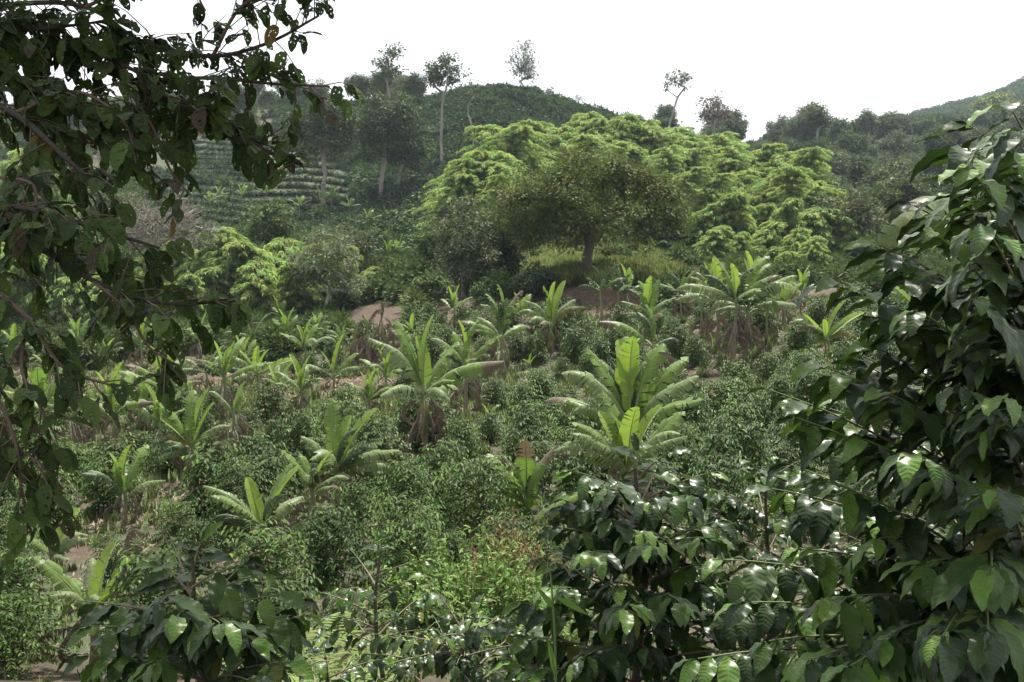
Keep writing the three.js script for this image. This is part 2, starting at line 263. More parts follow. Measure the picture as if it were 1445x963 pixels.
const slopeTrees = [
  { seed: 21, u: 459, d: 158, cu: 462, cv: 184, a: 44, b: 48, tr: .35, n: 125, cr: 1.6, leaves: 60, leaf: 0.61, label: 'dark wide-crowned tree with a bare pale trunk beside the terraced coffee rows' },
  { seed: 22, u: 540, d: 165, cu: 548, cv: 180, a: 36, b: 58, tr: .38, n: 140, cr: 1.6, leaves: 55, leaf: 0.61, label: 'tall dark tree with twin pale trunks in the middle of the far slope' },
  { seed: 23, u: 563, d: 170, cu: 574, cv: 200, a: 32, b: 58, tr: .3, n: 125, cr: 1.6, leaves: 55, leaf: 0.61, label: 'dark bushy tree crowding the twin-trunked tree on the far slope' },
  { seed: 24, u: 552, d: 205, cu: 552, cv: 98, a: 18, b: 30, tr: .25, n: 26, cr: 1.6, leaves: 40, leaf: 0.72, flat: .45, bump: .6, holes: 4, cols: MIDG, label: 'slender layered tree rising above the dark trees against the sky' },
  { seed: 25, u: 624, d: 192, cu: 628, cv: 108, a: 28, b: 27, tr: .28, n: 46, cr: 1.4, leaves: 50, leaf: 0.61, flat: .45, holes: 4, label: 'tall tree with a long slim trunk and tufted crown on the skyline' },
  { seed: 26, u: 668, d: 190, cu: 660, cv: 130, a: 16, b: 14, tr: .16, n: 14, cr: 1.2, leaves: 40, label: 'small dark tree close to the tufted skyline tree' },
  { seed: 27, u: 731, d: 258, cu: 738, cv: 92, a: 21, b: 28, tr: .26, n: 60, cr: 1.5, leaves: 16, leaf: 0.72, flat: 1, twigs: 5, twigR: 2.4, low: -.95, shell: .5, cols: [[.1, .125, .055], [.13, .115, .06]], trunkTop: 122, label: 'lone airy tree with fanning branches on the bare hilltop' },
  { seed: 28, u: 925, d: 190, cu: 950, cv: 118, a: 24, b: 15, tr: .2, n: 20, cr: .8, leaves: 16, leaf: 0.65, cols: GREY, trunkTop: 140, flat: .5, twigs: 3, twigR: 2, label: 'thin leaning tree with a one-sided tuft above the bamboo' },
  { seed: 29, u: 1003, d: 230, cu: 1003, cv: 158, a: 26, b: 19, tr: .3, n: 46, cr: 1.5, leaves: 26, leaf: 0.72, twigs: 4, twigR: 2, cols: [[.13, .1, .07], [.11, .095, .06]], label: 'brownish half-bare round tree on the skyline behind the bamboo' },
  { seed: 30, u: 1145, d: 250, cu: 1147, cv: 168, a: 20, b: 18, tr: .3, n: 34, cr: 1.6, leaves: 70, leaf: 0.72, label: 'very dark compact tree standing proud of the forest skyline' },
  { seed: 31, u: 1395, d: 420, cu: 1395, cv: 150, a: 30, b: 15, tr: .5, n: 50, cr: 2.4, leaves: 60, leaf: 1.30, cols: [[.16, .2, .05], [.19, .22, .06]], flat: .5, label: 'yellow-green spreading tree on the wooded hillside' },
  { seed: 32, u: 700, d: 256, cu: 700, cv: 126, a: 10, b: 6, tr: .12, n: 9, cr: 1, leaves: 40, label: 'low dark bush-like tree on the ridge beside the airy hilltop tree' },
  { seed: 33, u: 776, d: 256, cu: 774, cv: 128, a: 12, b: 5, tr: .12, n: 9, cr: .9, leaves: 22, cols: GREY, label: 'small flat-topped tree on the ridge where the coffee hill falls away' },
  { seed: 34, u: 812, d: 262, cu: 815, cv: 140, a: 12, b: 6, tr: .1, n: 8, cr: .9, leaves: 18, cols: GREY, twigs: 4, twigR: 2, label: 'spiky half-bare small tree on the ridge next to the bamboo tops' },
  { seed: 35, u: 235, d: 82, cu: 238, cv: 325, a: 58, b: 46, tr: .2, n: 110, cr: .9, leaves: 22, leaf: 0.24, twigs: 9, twigR: 1.3, bark: [.27, .235, .215], cols: [[.12, .11, .075], [.1, .11, .055]], shell: .45, low: -.8, trunkTop: 380, label: 'grey nearly leafless tree with a haze of fine pinkish twigs' },
  { seed: 36, u: 456, d: 76, cu: 468, cv: 375, a: 50, b: 48, tr: .14, n: 80, cr: .85, leaves: 62, leaf: 0.27, twigs: 4, bark: [.3, .28, .25], cols: [[.105, .15, .05], [.12, .16, .06], [.095, .125, .05]], low: -.8, trunkTop: 410, label: 'sparse pale green tree with a whitish forked trunk beside the bamboo' },
  { seed: 37, u: 655, d: 72, cu: 655, cv: 355, a: 42, b: 72, tr: .16, n: 110, cr: .8, leaves: 62, leaf: 0.28, twigs: 2, bark: [.24, .22, .19], cols: GREY, low: -.9, label: 'loose grey-green tree with thin trunks in front of the far slope' },
  { seed: 38, u: 700, d: 76, cu: 702, cv: 345, a: 36, b: 62, tr: .18, n: 100, cr: .85, leaves: 85, leaf: 0.29, cols: DK, low: -.9, label: 'dark dense tree between the grey-green tree and the round-crowned tree' },
  { seed: 39, u: 604, d: 66, cu: 606, cv: 402, a: 32, b: 20, tr: .07, n: 40, cr: .6, leaves: 55, leaf: 0.23, bark: [.34, .32, .29], cols: MIDG, flat: .5, trunkTop: 410, label: 'small tree with a straight thin white trunk and flat crown' },
  { seed: 40, u: 752, d: 62, cu: 754, cv: 402, a: 27, b: 19, tr: .08, n: 60, cr: .5, leaves: 110, leaf: 0.23, cols: [[.028, .052, .02], [.035, .06, .022]], low: -.9, name: 'round_shrub', label: 'very dark rounded shrub at the edge of the red bank' },
  { seed: 41, u: 432, d: 66, cu: 430, cv: 478, a: 18, b: 22, tr: .06, n: 30, cr: .5, leaves: 60, leaf: 0.35, cols: [[.03, .055, .024]], low: -.9, name: 'round_shrub', label: 'dark large-leaved shrub at the foot of the pale forked tree' },
  { seed: 42, u: 385, d: 96, cu: 385, cv: 330, a: 34, b: 45, tr: .2, n: 80, cr: 1, leaves: 80, leaf: 0.35, cols: MIDG, low: -.9, label: 'mid green leafy tree rising behind the lime bamboo plumes' },
  { seed: 43, u: 118, d: 84, cu: 110, cv: 360, a: 40, b: 50, tr: .2, n: 60, cr: 1, leaves: 60, leaf: 0.38, bark: [.3, .27, .25], cols: MIDG, low: -.7, label: 'green tree with a stout pale trunk at the field margin' },
  { seed: 44, u: 160, d: 98, cu: 165, cv: 300, a: 45, b: 40, tr: .2, n: 60, cr: 1.1, leaves: 60, leaf: 0.41, cols: GREY, low: -.8, label: 'grey-green tree behind the leafless pinkish tree' },
  { seed: 45, u: 515, d: 92, cu: 515, cv: 395, a: 32, b: 28, tr: .14, n: 50, cr: .9, leaves: 70, leaf: 0.32, cols: MIDG, low: -.9, label: 'bushy green tree between the pale forked tree and the slope bananas' },
];
slopeTrees.forEach((o) => pixelTree(o));

// forest of the slope on the far side: eight kinds, planted again and again
const KINDS = [];
for (let k = 0; k < 8; k++) {
  const wide = [1, .8, 1.25, .7, 1.1, .9, 1.35, .75][k];
  KINDS.push({ geo: makeTree({ seed: 100 + k, trunk: 4.6, tr: .24, cy: 6.6, r: [3.7 * wide, 3.1, 3.5 * wide], clumps: 66, cr: 1.15, leaves: 80, leaf: .52, low: -.75, shell: .35, bump: .5, flat: .62, droop: .35, holes: 2, minR: .04, bark: k % 3 ? [.17, .15, .125] : [.27, .25, .22], cols: [DK, MIDG, GREY, DK, [[.09, .125, .04], [.1, .12, .045]], MIDG, GREY, DK][k] }), look: ['dark green', 'mid green', 'grey-green', 'narrow dark green', 'yellowish green', 'mid green', 'flat wide grey-green', 'slim dark green'][k] });
}
{
  const r = rng(77), spots = [];
  for (let tries = 0; tries < 5000 && spots.length < 112; tries++) {
    const u = 930 + r() * 640, d = 92 + Math.pow(r(), .8) * 250; if (u < 1190 && d < 145) continue; if (u < 1040 && d < 200) continue;
    const p = on(u, d); if (spots.some((q) => Math.hypot(q.p[0] - p[0], q.p[2] - p[2]) < 4.4)) continue;
    spots.push({ p, d, u });
  }
  for (const { p, d, u } of spots) {
    const k = Math.floor(r() * 8), s = (.72 + .5 * r()) * (d > 230 ? 1.08 : 1) * (d < 130 ? .75 : 1), where = d > 270 ? 'on the forest skyline' : d > 190 ? 'high on the wooded slope' : d > 140 ? 'halfway up the wooded slope' : 'at the foot of the wooded slope beside the bamboo';
    plantTree(KINDS[k].geo, p, { name: 'forest_tree', label: `${s > 1 ? 'tall' : s < .75 ? 'small' : 'middling'} ${KINDS[k].look} forest tree ${where}`, group: 'forest trees on the slope past the bamboo', scale: s, turn: r() * 6.28, sy: .9 + .3 * r() });
  }
  // the lower margin and the ridge on the other side
  const more = [];
  for (let k = 0; k < 22; k++) more.push([380 + r() * 215, 248 + r() * 26]);
  for (let k = 0; k < 24; k++) more.push([-60 + r() * 430, 225 + r() * 60]);
  for (let k = 0; k < 34; k++) more.push([-80 + r() * 620, 88 + r() * 22]);
  for (let k = 0; k < 10; k++) more.push([590 + r() * 120, 80 + r() * 30]);
  for (const [u, d] of more) {
    const k = d > 200 ? Math.floor(r() * 8) : [4, 1, 4, 2, 5][Math.floor(r() * 5)], s = d > 200 ? .55 + .45 * r() : .35 + .3 * r();
    plantTree(KINDS[k].geo, on(u, d), { name: 'slope_tree', label: `${s > .75 ? 'tall' : s < .5 ? 'small' : 'middling'} ${KINDS[k].look} tree ${d > 200 ? 'on the ridge above the coffee slope' : 'in the thicket below the coffee slope'}`, group: 'trees round the coffee slope', scale: s, turn: r() * 6.28 });
  }
}

// ---------------------------------------------------------------- bamboo
function makePlume(seed, h) {
  const r = rng(seed), stem = new Geo(), leaf = new Geo(), pts = [], a0 = r() * 6.28, dx = Math.cos(a0), dz = Math.sin(a0), arc = .2 + .2 * r();
  let p = [0, -.3, 0], th = .02; const n = 22, st = h * 1.22 / n;
  for (let k = 0; k <= n; k++) { pts.push(p); const t = k / n; th = .05 + arc * 6 * Math.pow(Math.max(0, t - .3), 2.0); p = [p[0] + Math.sin(th) * dx * st, p[1] + Math.cos(th) * st, p[2] + Math.sin(th) * dz * st]; }
  stem.tube(pts, (t) => .055 * (1 - t * .9), 5, (t) => mix3([.1, .14, .05], [.16, .2, .06], t));
  const at = (t) => { const f = clamp(t, 0, .999) * n, i = Math.floor(f), q = pts[i], w = pts[i + 1]; return mix3(q, w, f - i); };
  const nb = Math.round(95 + h * 6), base = [.25, .345, .095];
  for (let b = 0; b < nb; b++) {
    const t = .32 + .68 * Math.pow((b + r()) / nb, .85), c = at(t), az = r() * 6.28, L = (.35 + .9 * Math.sin(Math.min(1, (1.05 - t) * 1.9) * 1.5)) * h * .2 * (.4 + 1.1 * r()), out = [Math.cos(az), .5 + .5 * r(), Math.sin(az)];
    const cc = vary(base, r, .22); let q = c, v = nor(out); const m = 10;
    for (let k = 0; k < m; k++) {
      q = mad(q, v, L / m); v = nor(add(v, [0, -.15, 0]));
      for (let j = 0; j < 7; j++) { const dd = nor(add(add(v, mul(ball(r), .9)), [0, -.3, 0])); leaf.blade(add(q, mul(ball(r), .13)), dd, nor(add([v[0] * .4, .7, v[2] * .4], mul(ball(r), .6))), .3 + .3 * r(), .055 + .03 * r(), vary(cc, r, .3), .3); }
    }
  }
  let top = -1; for (let k = 1; k < leaf.p.length; k += 3) top = Math.max(top, leaf.p[k]);
  return { stem: stem.build(), leaf: leaf.build(), top, apex: at(.8) };
}
const TALL = [1, 2, 3, 4, 5].map((k) => makePlume(200 + k, 12.5)), SHORT = [1, 2, 3, 4].map((k) => makePlume(220 + k, 6.5));
const bambooLook = new Map();
function bamboo(tops, d, label) {
  const r = rng(Math.round(tops[0][0] * 3 + tops[0][1])), mu = tops.reduce((s, t) => s + t[0], 0) / tops.length, base = on(mu, d), t = thing('bamboo_clump', base, label, 'bamboo', 'bamboo clumps');
  for (const [u, v] of [...tops, ...tops.slice(1).map(([a, b], k) => [a + (k % 2 ? 1 : -1) * (14 + 20 * r()), b + 8 + 40 * r()])]) {
    const dd = d + (r() - .5) * 5, y = P(u, v, dd)[1], root = on(mix(u, mu, .25), dd), h = y - root[1], set = h > 8.5 ? TALL : SHORT, pl = set[Math.floor(r() * set.length)], s = Math.max(2.5, h) / pl.top;
    const turn = r() * 6.28, ax = pl.apex[0] * Math.cos(turn) + pl.apex[2] * Math.sin(turn), az = -pl.apex[0] * Math.sin(turn) + pl.apex[2] * Math.cos(turn);
    const px = P(u, v, dd)[0] - ax * s, g = new THREE.Group(); g.name = 'culm'; g.position.set(px - base[0], height(px, -dd - az * s) - base[1], -dd - az * s - base[2]); g.rotation.y = turn; const wide = s * (1.1 + .55 * r()); g.scale.set(wide, s, wide); t.add(g);
    part('stem', pl.stem, M.stem, g); part('foliage', pl.leaf, M.bamboo, g).userData.kind = 'stuff';
  }
}
bamboo([[830, 150], [870, 156], [850, 178]], 142, 'tallest bamboo clump arching on the skyline beside the coffee hilltop');
bamboo([[905, 163], [945, 170], [925, 190]], 142, 'bamboo clump below the thin leaning tree');
bamboo([[985, 172], [1015, 178], [1000, 200], [965, 195]], 142, 'bamboo clump below the brownish half-bare round tree');
bamboo([[790, 168], [755, 180], [775, 200]], 136, 'bamboo clump in front of the coffee hilltop');
bamboo([[705, 168], [738, 192], [722, 180]], 126, 'paler bamboo clump at the edge of the coffee slope');
bamboo([[850, 188], [898, 195], [875, 205]], 126, 'bamboo clump whose plumes show over the round-crowned tree');
bamboo([[940, 200], [980, 206], [960, 215]], 124, 'bamboo clump rising behind the shoulder of the round-crowned tree');
bamboo([[1030, 198], [1062, 204], [1045, 222]], 126, 'bamboo clump with upright plumes before the forest');
bamboo([[1092, 214], [1138, 214], [1115, 225]], 122, 'bamboo clump leaning against the dark forest edge');
bamboo([[690, 205], [665, 212], [648, 222], [680, 232]], 108, 'bamboo clump overhanging the foot of the far coffee slope');
bamboo([[720, 225], [735, 250], [705, 250]], 104, 'bamboo clump tucked behind the dark dense tree');
bamboo([[965, 236], [1000, 245], [985, 262]], 110, 'bamboo clump beside the round-crowned tree with drooping plumes');
bamboo([[1045, 236], [1085, 240], [1065, 258]], 110, 'feathery bamboo clump in the middle of the grove');
bamboo([[1120, 240], [1158, 250], [1180, 262], [1140, 265]], 106, 'bamboo clump hanging over the dark hollow at the forest foot');
bamboo([[1000, 285], [1035, 272], [1075, 285]], 98, 'low rounded bamboo clump behind the banana thicket');
bamboo([[1110, 282], [1142, 290], [1185, 290]], 98, 'low bamboo clump with fan-like plumes near the dark hollow');
bamboo([[1010, 316], [1045, 325], [1028, 345]], 88, 'short bamboo clump directly above the banana thicket');
bamboo([[1085, 312], [1125, 318], [1105, 342], [1070, 345]], 88, 'short bamboo clump with rounded heads above the red mound');
bamboo([[1150, 330], [1125, 352], [1090, 362]], 84, 'lowest bamboo clump next to the red mound');
bamboo([[322, 316], [345, 340], [335, 372]], 84, 'tall lime bamboo plume between the grey twiggy tree and the field');
bamboo([[405, 330], [395, 360], [372, 385]], 86, 'lime bamboo clump beside the sparse pale tree');
bamboo([[300, 372], [272, 385], [285, 405]], 80, 'lime bamboo clump behind the bananas at the field margin');
bamboo([[432, 352], [450, 380], [500, 402]], 84, 'lime bamboo clump around the whitish forked trunk');
bamboo([[255, 365], [310, 352], [285, 395]], 82, 'lime bamboo clump in front of the grey twiggy tree');
bamboo([[365, 362], [420, 372], [350, 405], [400, 410]], 80, 'lime bamboo clump between the tall lime plume and the pale tree');
bamboo([[480, 362], [520, 402], [455, 415]], 80, 'lime bamboo clump past the whitish forked trunk');
bamboo([[442, 338], [482, 345], [462, 372]], 84, 'tall lime bamboo clump rising behind the sparse pale tree');
bamboo([[225, 345], [265, 335], [205, 380]], 86, 'lime bamboo clump behind the grey leafless tree');
bamboo([[20, 212], [52, 228], [-15, 225], [70, 255]], 112, 'bright bamboo clump seen through the overhanging branches');
bamboo([[10, 330], [45, 345], [150, 375], [95, 380]], 82, 'lime bamboo clump at the valley edge under the overhanging branches');

// ---------------------------------------------------------------- coffee
function makeBush(seed, n, leafL, tone) {
  const r = rng(seed), stem = new Geo(), crown = new Geo(), h = 1.5;
  const stems = 1 + Math.floor(r() * 2.4);
  for (let s = 0; s < stems; s++) {
    const a = r() * 6.28, lx = Math.cos(a) * .22 * (stems > 1 ? 1 : .3), lz = Math.sin(a) * .22 * (stems > 1 ? 1 : .3), hh = h * (.82 + .22 * r());
    const at = (t) => [lx * (.3 + t), hh * t - .1, lz * (.3 + t)];
    stem.tube([0, .25, .5, .75, 1].map(at), (t) => .024 * (1 - t * .75), 5, [.15, .12, .09]);
    const nb = Math.round(n / stems);
    for (let b = 0; b < nb; b++) {
      const t = .12 + .88 * (b + r() * .6) / nb, az = b * 2.4 + r() * .5, L = (.22 + .5 * Math.pow(Math.sin(Math.min(1, (1.1 - t) * 1.15) * 1.57), .9)) * (.7 + .5 * r()), pts = []; let p = at(t), v = nor([Math.cos(az), .55, Math.sin(az)]);
      const m = Math.max(4, Math.round(L / .075)), cc = vary(tone, r, .2);
      for (let k = 0; k <= m; k++) {
        pts.push(p); const end = k / m;
        if (end > .18) for (const s2 of [-1, 1]) {
          const side = nor(cross(v, [0, 1, 0])), dir = nor(add(add(mul(side, s2), mul(v, .5)), add([0, -.45 + .25 * r(), 0], mul(ball(r), .5))));
          const c = end > .9 && r() < .35 ? vary([.09, .15, .03], r, .25) : vary(cc, r, .3);
          crown.leaf(p, dir, nor(add([dir[0] * .3, 1, dir[2] * .3], mul(ball(r), .4))), leafL * (.65 + .6 * r()), leafL * (.3 + .16 * r()), c, .1 + .3 * r());
        }
        p = mad(p, v, L / m); v = nor(add(v, [0, -.13, 0]));
      }
      stem.tube([pts[0], pts[Math.floor(m / 2)], pts[m]], [.007, .005, .002], 3, [.14, .12, .07]);
    }
  }
  return { stem: stem.build(), crown: crown.build() };
}
const TONES = [[[0.023, 0.054, 0.009], 'dark green'], [[0.031, 0.067, 0.010], 'green'], [[0.041, 0.081, 0.013], 'fresh green'], [[0.036, 0.062, 0.013], 'dull green'], [[0.027, 0.060, 0.010], 'dark green'], [[0.046, 0.087, 0.014], 'pale green']];
const BUSH = TONES.map(([tone, look], k) => ({ ...makeBush(300 + k, 100, .125, tone), look }));
const NEAR_BUSH = TONES.map(([tone, look], k) => ({ ...makeBush(340 + k, 140, .094, tone), look }));
const KEEP_CLEAR = [];   // the foot of each banana plant
const LANDMARKS = [];   // filled by the bananas: [x, z, phrase]

// ---------------------------------------------------------------- bananas
const BAN = { green: [.145, .245, .042], young: [.25, .375, .055], pale: [.2, .27, .105], dark: [.045, .085, .03], old: [.13, .15, .04], yellow: [.34, .22, .035], brown: [.125, .088, .056], ash: [.2, .165, .13] };
function bananaLeafGeo(o) {
  const r = rng(o.seed), g = new Geo(), rib = new Geo(), n = 30, pts = [[0, 0, 0]], tan = []; let p = [0, 0, 0];
  for (let k = 0; k < n; k++) { const t = (k + .5) / n, th = o.bend * Math.pow(t, 1.5) * (1 + .2 * Math.sin(t * 9 + o.seed)); tan.push([0, Math.cos(th), Math.sin(th)]); p = mad(p, tan[k], 1 / n); pts.push(p); }
  const at = (t) => { const f = clamp(t, 0, .9999) * n, i = Math.floor(f); return mix3(pts[i], pts[i + 1], f - i); }, tg = (t) => tan[Math.floor(clamp(t, 0, .9999) * n)];
  const pet = o.pet ?? .14, col = BAN[o.col], wid = o.wid ?? .15, S = 18;
  const prof = (t) => { const q = (t - pet) / (1 - pet); return wid * Math.pow(Math.min(1, q * 6 + .12), .7) * Math.pow(Math.max(0, 1 - Math.pow(q, 4.5)), .6); };
  for (const side of [-1, 1]) {
    let torn = 0, a = 0, sag = o.sag;
    for (let k = 0; k < S; k++) {
      const t0 = pet + (1 - pet) * k / S, t1 = pet + (1 - pet) * (k + 1) / S; if (r() < o.tear) { a = (r() - .3) * 1.5; torn = .012 + .026 * r(); sag = o.sag + (r() - .3) * .8 * o.tear; } else torn = 0;
      const rows = [];
      for (const [t, gap] of [[t0, torn], [t1, 0]]) {
        const c = at(t), T = tg(t), N = nor([0, T[2], -T[1]]), w = prof(t) * (1 - (r() < o.tear * .4 ? .2 * r() : 0)), row = [];
        for (let m = 0; m <= 3; m++) {
          const s = m / 3, up = o.fold * s * w - (sag + a * (o.tear > .2 ? .5 : 0)) * s * s * w + (o.ripple ?? .02) * Math.sin(k * 1.9 + side) * s * wid;
          const q = mad(mad(mad(c, [side, 0, 0], s * w * (1 - .18 * Math.abs(sag) * s)), T, s * w * .22 + gap * s), N, up);
          row.push([q, t, s]);
        }
        rows.push(row);
      }
      const base = g.count;
      for (const row of rows) for (const [q, t, s] of row) {
        let c = vary(col, r, .06); const dead = Math.max(sstep(o.deadFrom ?? 2, (o.deadFrom ?? 2) + .06, t + .05 * vnoise(t * 40, s * 3 + o.seed)), s > .9 ? sstep(.62, .8, vnoise(t * 14 + o.seed, side * 9)) * (o.edge ?? 0) : 0);
        c = mix3(c, BAN.brown, dead); if (o.mottle) c = mix3(c, BAN[o.mottle], sstep(.42, .6, vnoise(t * 7 + o.seed * 3, s * 2 + side)));
        g.vert(q, [0, 1, 0], c, t * 3, s);
      }
      for (let m = 0; m < 3; m++) { const i = base + m, j = base + 4 + m; side > 0 ? g.i.push(i, i + 1, j, j, i + 1, j + 1) : g.i.push(i, j, i + 1, i + 1, j, j + 1); }
    }
  }
  rib.tube([0, .1, .2, .35, .5, .65, .8, .95].map(at), (t) => .013 * (1 - .85 * t) + .0015, 5, o.dry ? BAN.brown : [.17, .22, .08]);
  return { blade: g.build(true), rib: rib.build(), tip: pts[n], dry: o.dry };
}
const LEAF = {};
{
  let s = 400; const kind = (key, o, n) => { LEAF[key] = Array.from({ length: n }, (_, k) => bananaLeafGeo({ seed: s++, ...o, bend: o.bend * (.85 + .3 * (k / n)), wid: (o.wid ?? .15) * (.9 + .2 * ((k * 7 % 5) / 5)) })); };
  kind('y', { bend: .4, tear: .2, fold: .45, sag: .05, col: 'young', wid: .135 }, 4);            // young, upright, whole
  kind('g', { wid: .13, bend: .8, tear: .55, fold: .35, sag: .5, col: 'green', edge: .4 }, 6);                // grown, torn
  kind('p', { wid: .135, bend: 1.35, tear: .68, fold: .3, sag: .8, col: 'pale', edge: .5 }, 6);                 // arching, pale
  kind('d', { wid: .14, bend: 1.1, tear: .45, fold: .3, sag: .7, col: 'green', deadFrom: .74, edge: .9 }, 4);  // with a dead tip
  kind('k', { wid: .135, bend: 1.2, tear: .55, fold: .25, sag: .9, col: 'dark', edge: .4 }, 3);               // dark
  kind('o', { bend: 2.0, tear: .3, fold: .1, sag: 1.0, col: 'old', mottle: 'yellow', edge: 1, wid: .13 }, 3);  // yellowing
  kind('b', { bend: 2.9, tear: .8, fold: -.2, sag: 1.6, col: 'brown', mottle: 'ash', dry: true, wid: .055, ripple: .5 }, 4);  // dead
}
function putLeaf(parent, key, from, to, r, ribs, roll = (r() - .5) * .8) {
  const set = LEAF[key], v = set[Math.floor(r() * set.length)], T = sub(to, from), hz = Math.hypot(T[0], T[2]), chord = Math.hypot(v.tip[1], v.tip[2]), phi = Math.atan2(v.tip[2], v.tip[1]);
  const m = part(v.dry ? 'dead_leaf' : 'leaf', v.blade, v.dry ? M.dry : M.banana, parent), q = new THREE.Quaternion().setFromEuler(new THREE.Euler(Math.atan2(hz, T[1]) - phi, Math.atan2(T[0], T[2]), 0, 'YXZ'));
  const lay = (k) => new THREE.Quaternion().setFromAxisAngle(new THREE.Vector3(...nor(T)), k).multiply(q), face = (k) => new THREE.Vector3(0, v.tip[2], -v.tip[1]).normalize().applyQuaternion(lay(k)).dot(new THREE.Vector3(0, .5, .85));
  const k0 = .12 + Math.abs(roll); m.quaternion.copy(face(k0) > face(-k0) ? lay(k0) : lay(-k0));   // old leaves hang turned to the open side
  m.position.set(...from); m.scale.setScalar(len(T) / chord);
  if (ribs) part('midrib', v.rib, v.dry ? M.twig : M.stem, m);
  return m;
}
const stemGeo = [0, 1, 2].map((k) => { const g = new Geo(), r = rng(500 + k); g.tube([0, .15, .35, .55, .75, .9, 1].map((t) => [Math.sin(t * 2 + k) * .05 * t, t, Math.cos(t * 3 + k) * .04 * t]), (t) => .075 * (1 - .55 * t), 9, (t) => mix3(mix3([.13, .085, .055], [.2, .15, .1], r()), [.12, .16, .06], sstep(.35, .95, t + .2 * r()))); return g.build(); });
function banana(o) {
  const r = rng(o.seed ?? Math.round(o.u * 7 + o.v)), b = o.d ? on(o.u, o.d) : ground(o.u, o.v), d = -b[2], t = thing('banana_plant', b, o.label, 'banana plant', o.group ?? 'banana plants');
  const c = o.crown ? sub(P(o.crown[0], o.crown[1], d), b) : [0, o.h ?? 1.6, 0], big = d < 70, ribs = d < 48;
  const st = part('pseudostem', stemGeo[Math.floor(r() * 3)], M.stem, t), hgt = len(c); st.scale.set(Math.min(1.5, .6 + hgt * .3), hgt + .12, Math.min(1.5, .6 + hgt * .3)); st.quaternion.setFromUnitVectors(new THREE.Vector3(0, 1, 0), new THREE.Vector3(...nor(c))); st.position.y = -.1;
  const tips = o.tips ? o.tips.map(([u, v, k, dz, roll]) => { const w = P(u, v, d); w[2] += dz ?? (r() - .5) * .9; return [sub(w, b), k, roll]; }) : Array.from({ length: o.n ?? 7 }, (_, i) => {
    const a = i * 2.4 + r() * .7, k = i < 2 ? 'y' : i < 4 ? 'g' : 'gpdpk'[Math.floor(r() * 5)], e = i < 2 ? 1.25 : i < 4 ? .85 : .15 + .4 * r(), L = (o.L ?? 1.5) * (.75 + .4 * r());
    return [add(c, [Math.cos(a) * Math.cos(e) * L, Math.sin(e) * L, Math.sin(a) * Math.cos(e) * L]), k];
  });
  if (o.tips && tips.length > 3 && d < 62) { const mean = tips.reduce((q, x) => q + len(sub(x[0], c)), 0) / tips.length; for (let k = 0; k < 3; k++) { const a = r() * 6.28, e = -.15 + .7 * r(), L = mean * (.75 + .4 * r()); tips.push([add(c, [Math.cos(a) * Math.cos(e) * L, Math.sin(e) * L, Math.sin(a) * Math.cos(e) * L]), 'pgdpk'[Math.floor(r() * 5)]]); } }
  for (const [tip, k, roll] of tips) putLeaf(t, k ?? 'g', mad(c, nor(c), -.12 - .1 * r()), tip, r, ribs, roll);
  const dead = Math.round((o.dead ?? Math.floor(r() * 5) + 2) * 1.9);
  for (let k = 0; k < dead; k++) { const a = r() * 6.28, rr = .16 + .22 * r(), from = mul(c, .45 + .5 * r()), to = [c[0] * .5 + Math.cos(a) * rr, Math.max(.1, from[1] - (.5 + .7 * r()) * Math.min(1, hgt / 1.6)), c[2] * .5 + Math.sin(a) * rr]; putLeaf(t, 'b', from, to, r, false); }
  t.scale.setScalar(d < 62 ? 1.1 : 1);
  if (d < 62) KEEP_CLEAR.push([b[0], b[2], d < 13 ? .95 : o.tips && o.tips.length > 4 ? .62 : .5]);
  if (o.mark) LANDMARKS.push([b[0], b[2], o.mark]);
  return t;
}
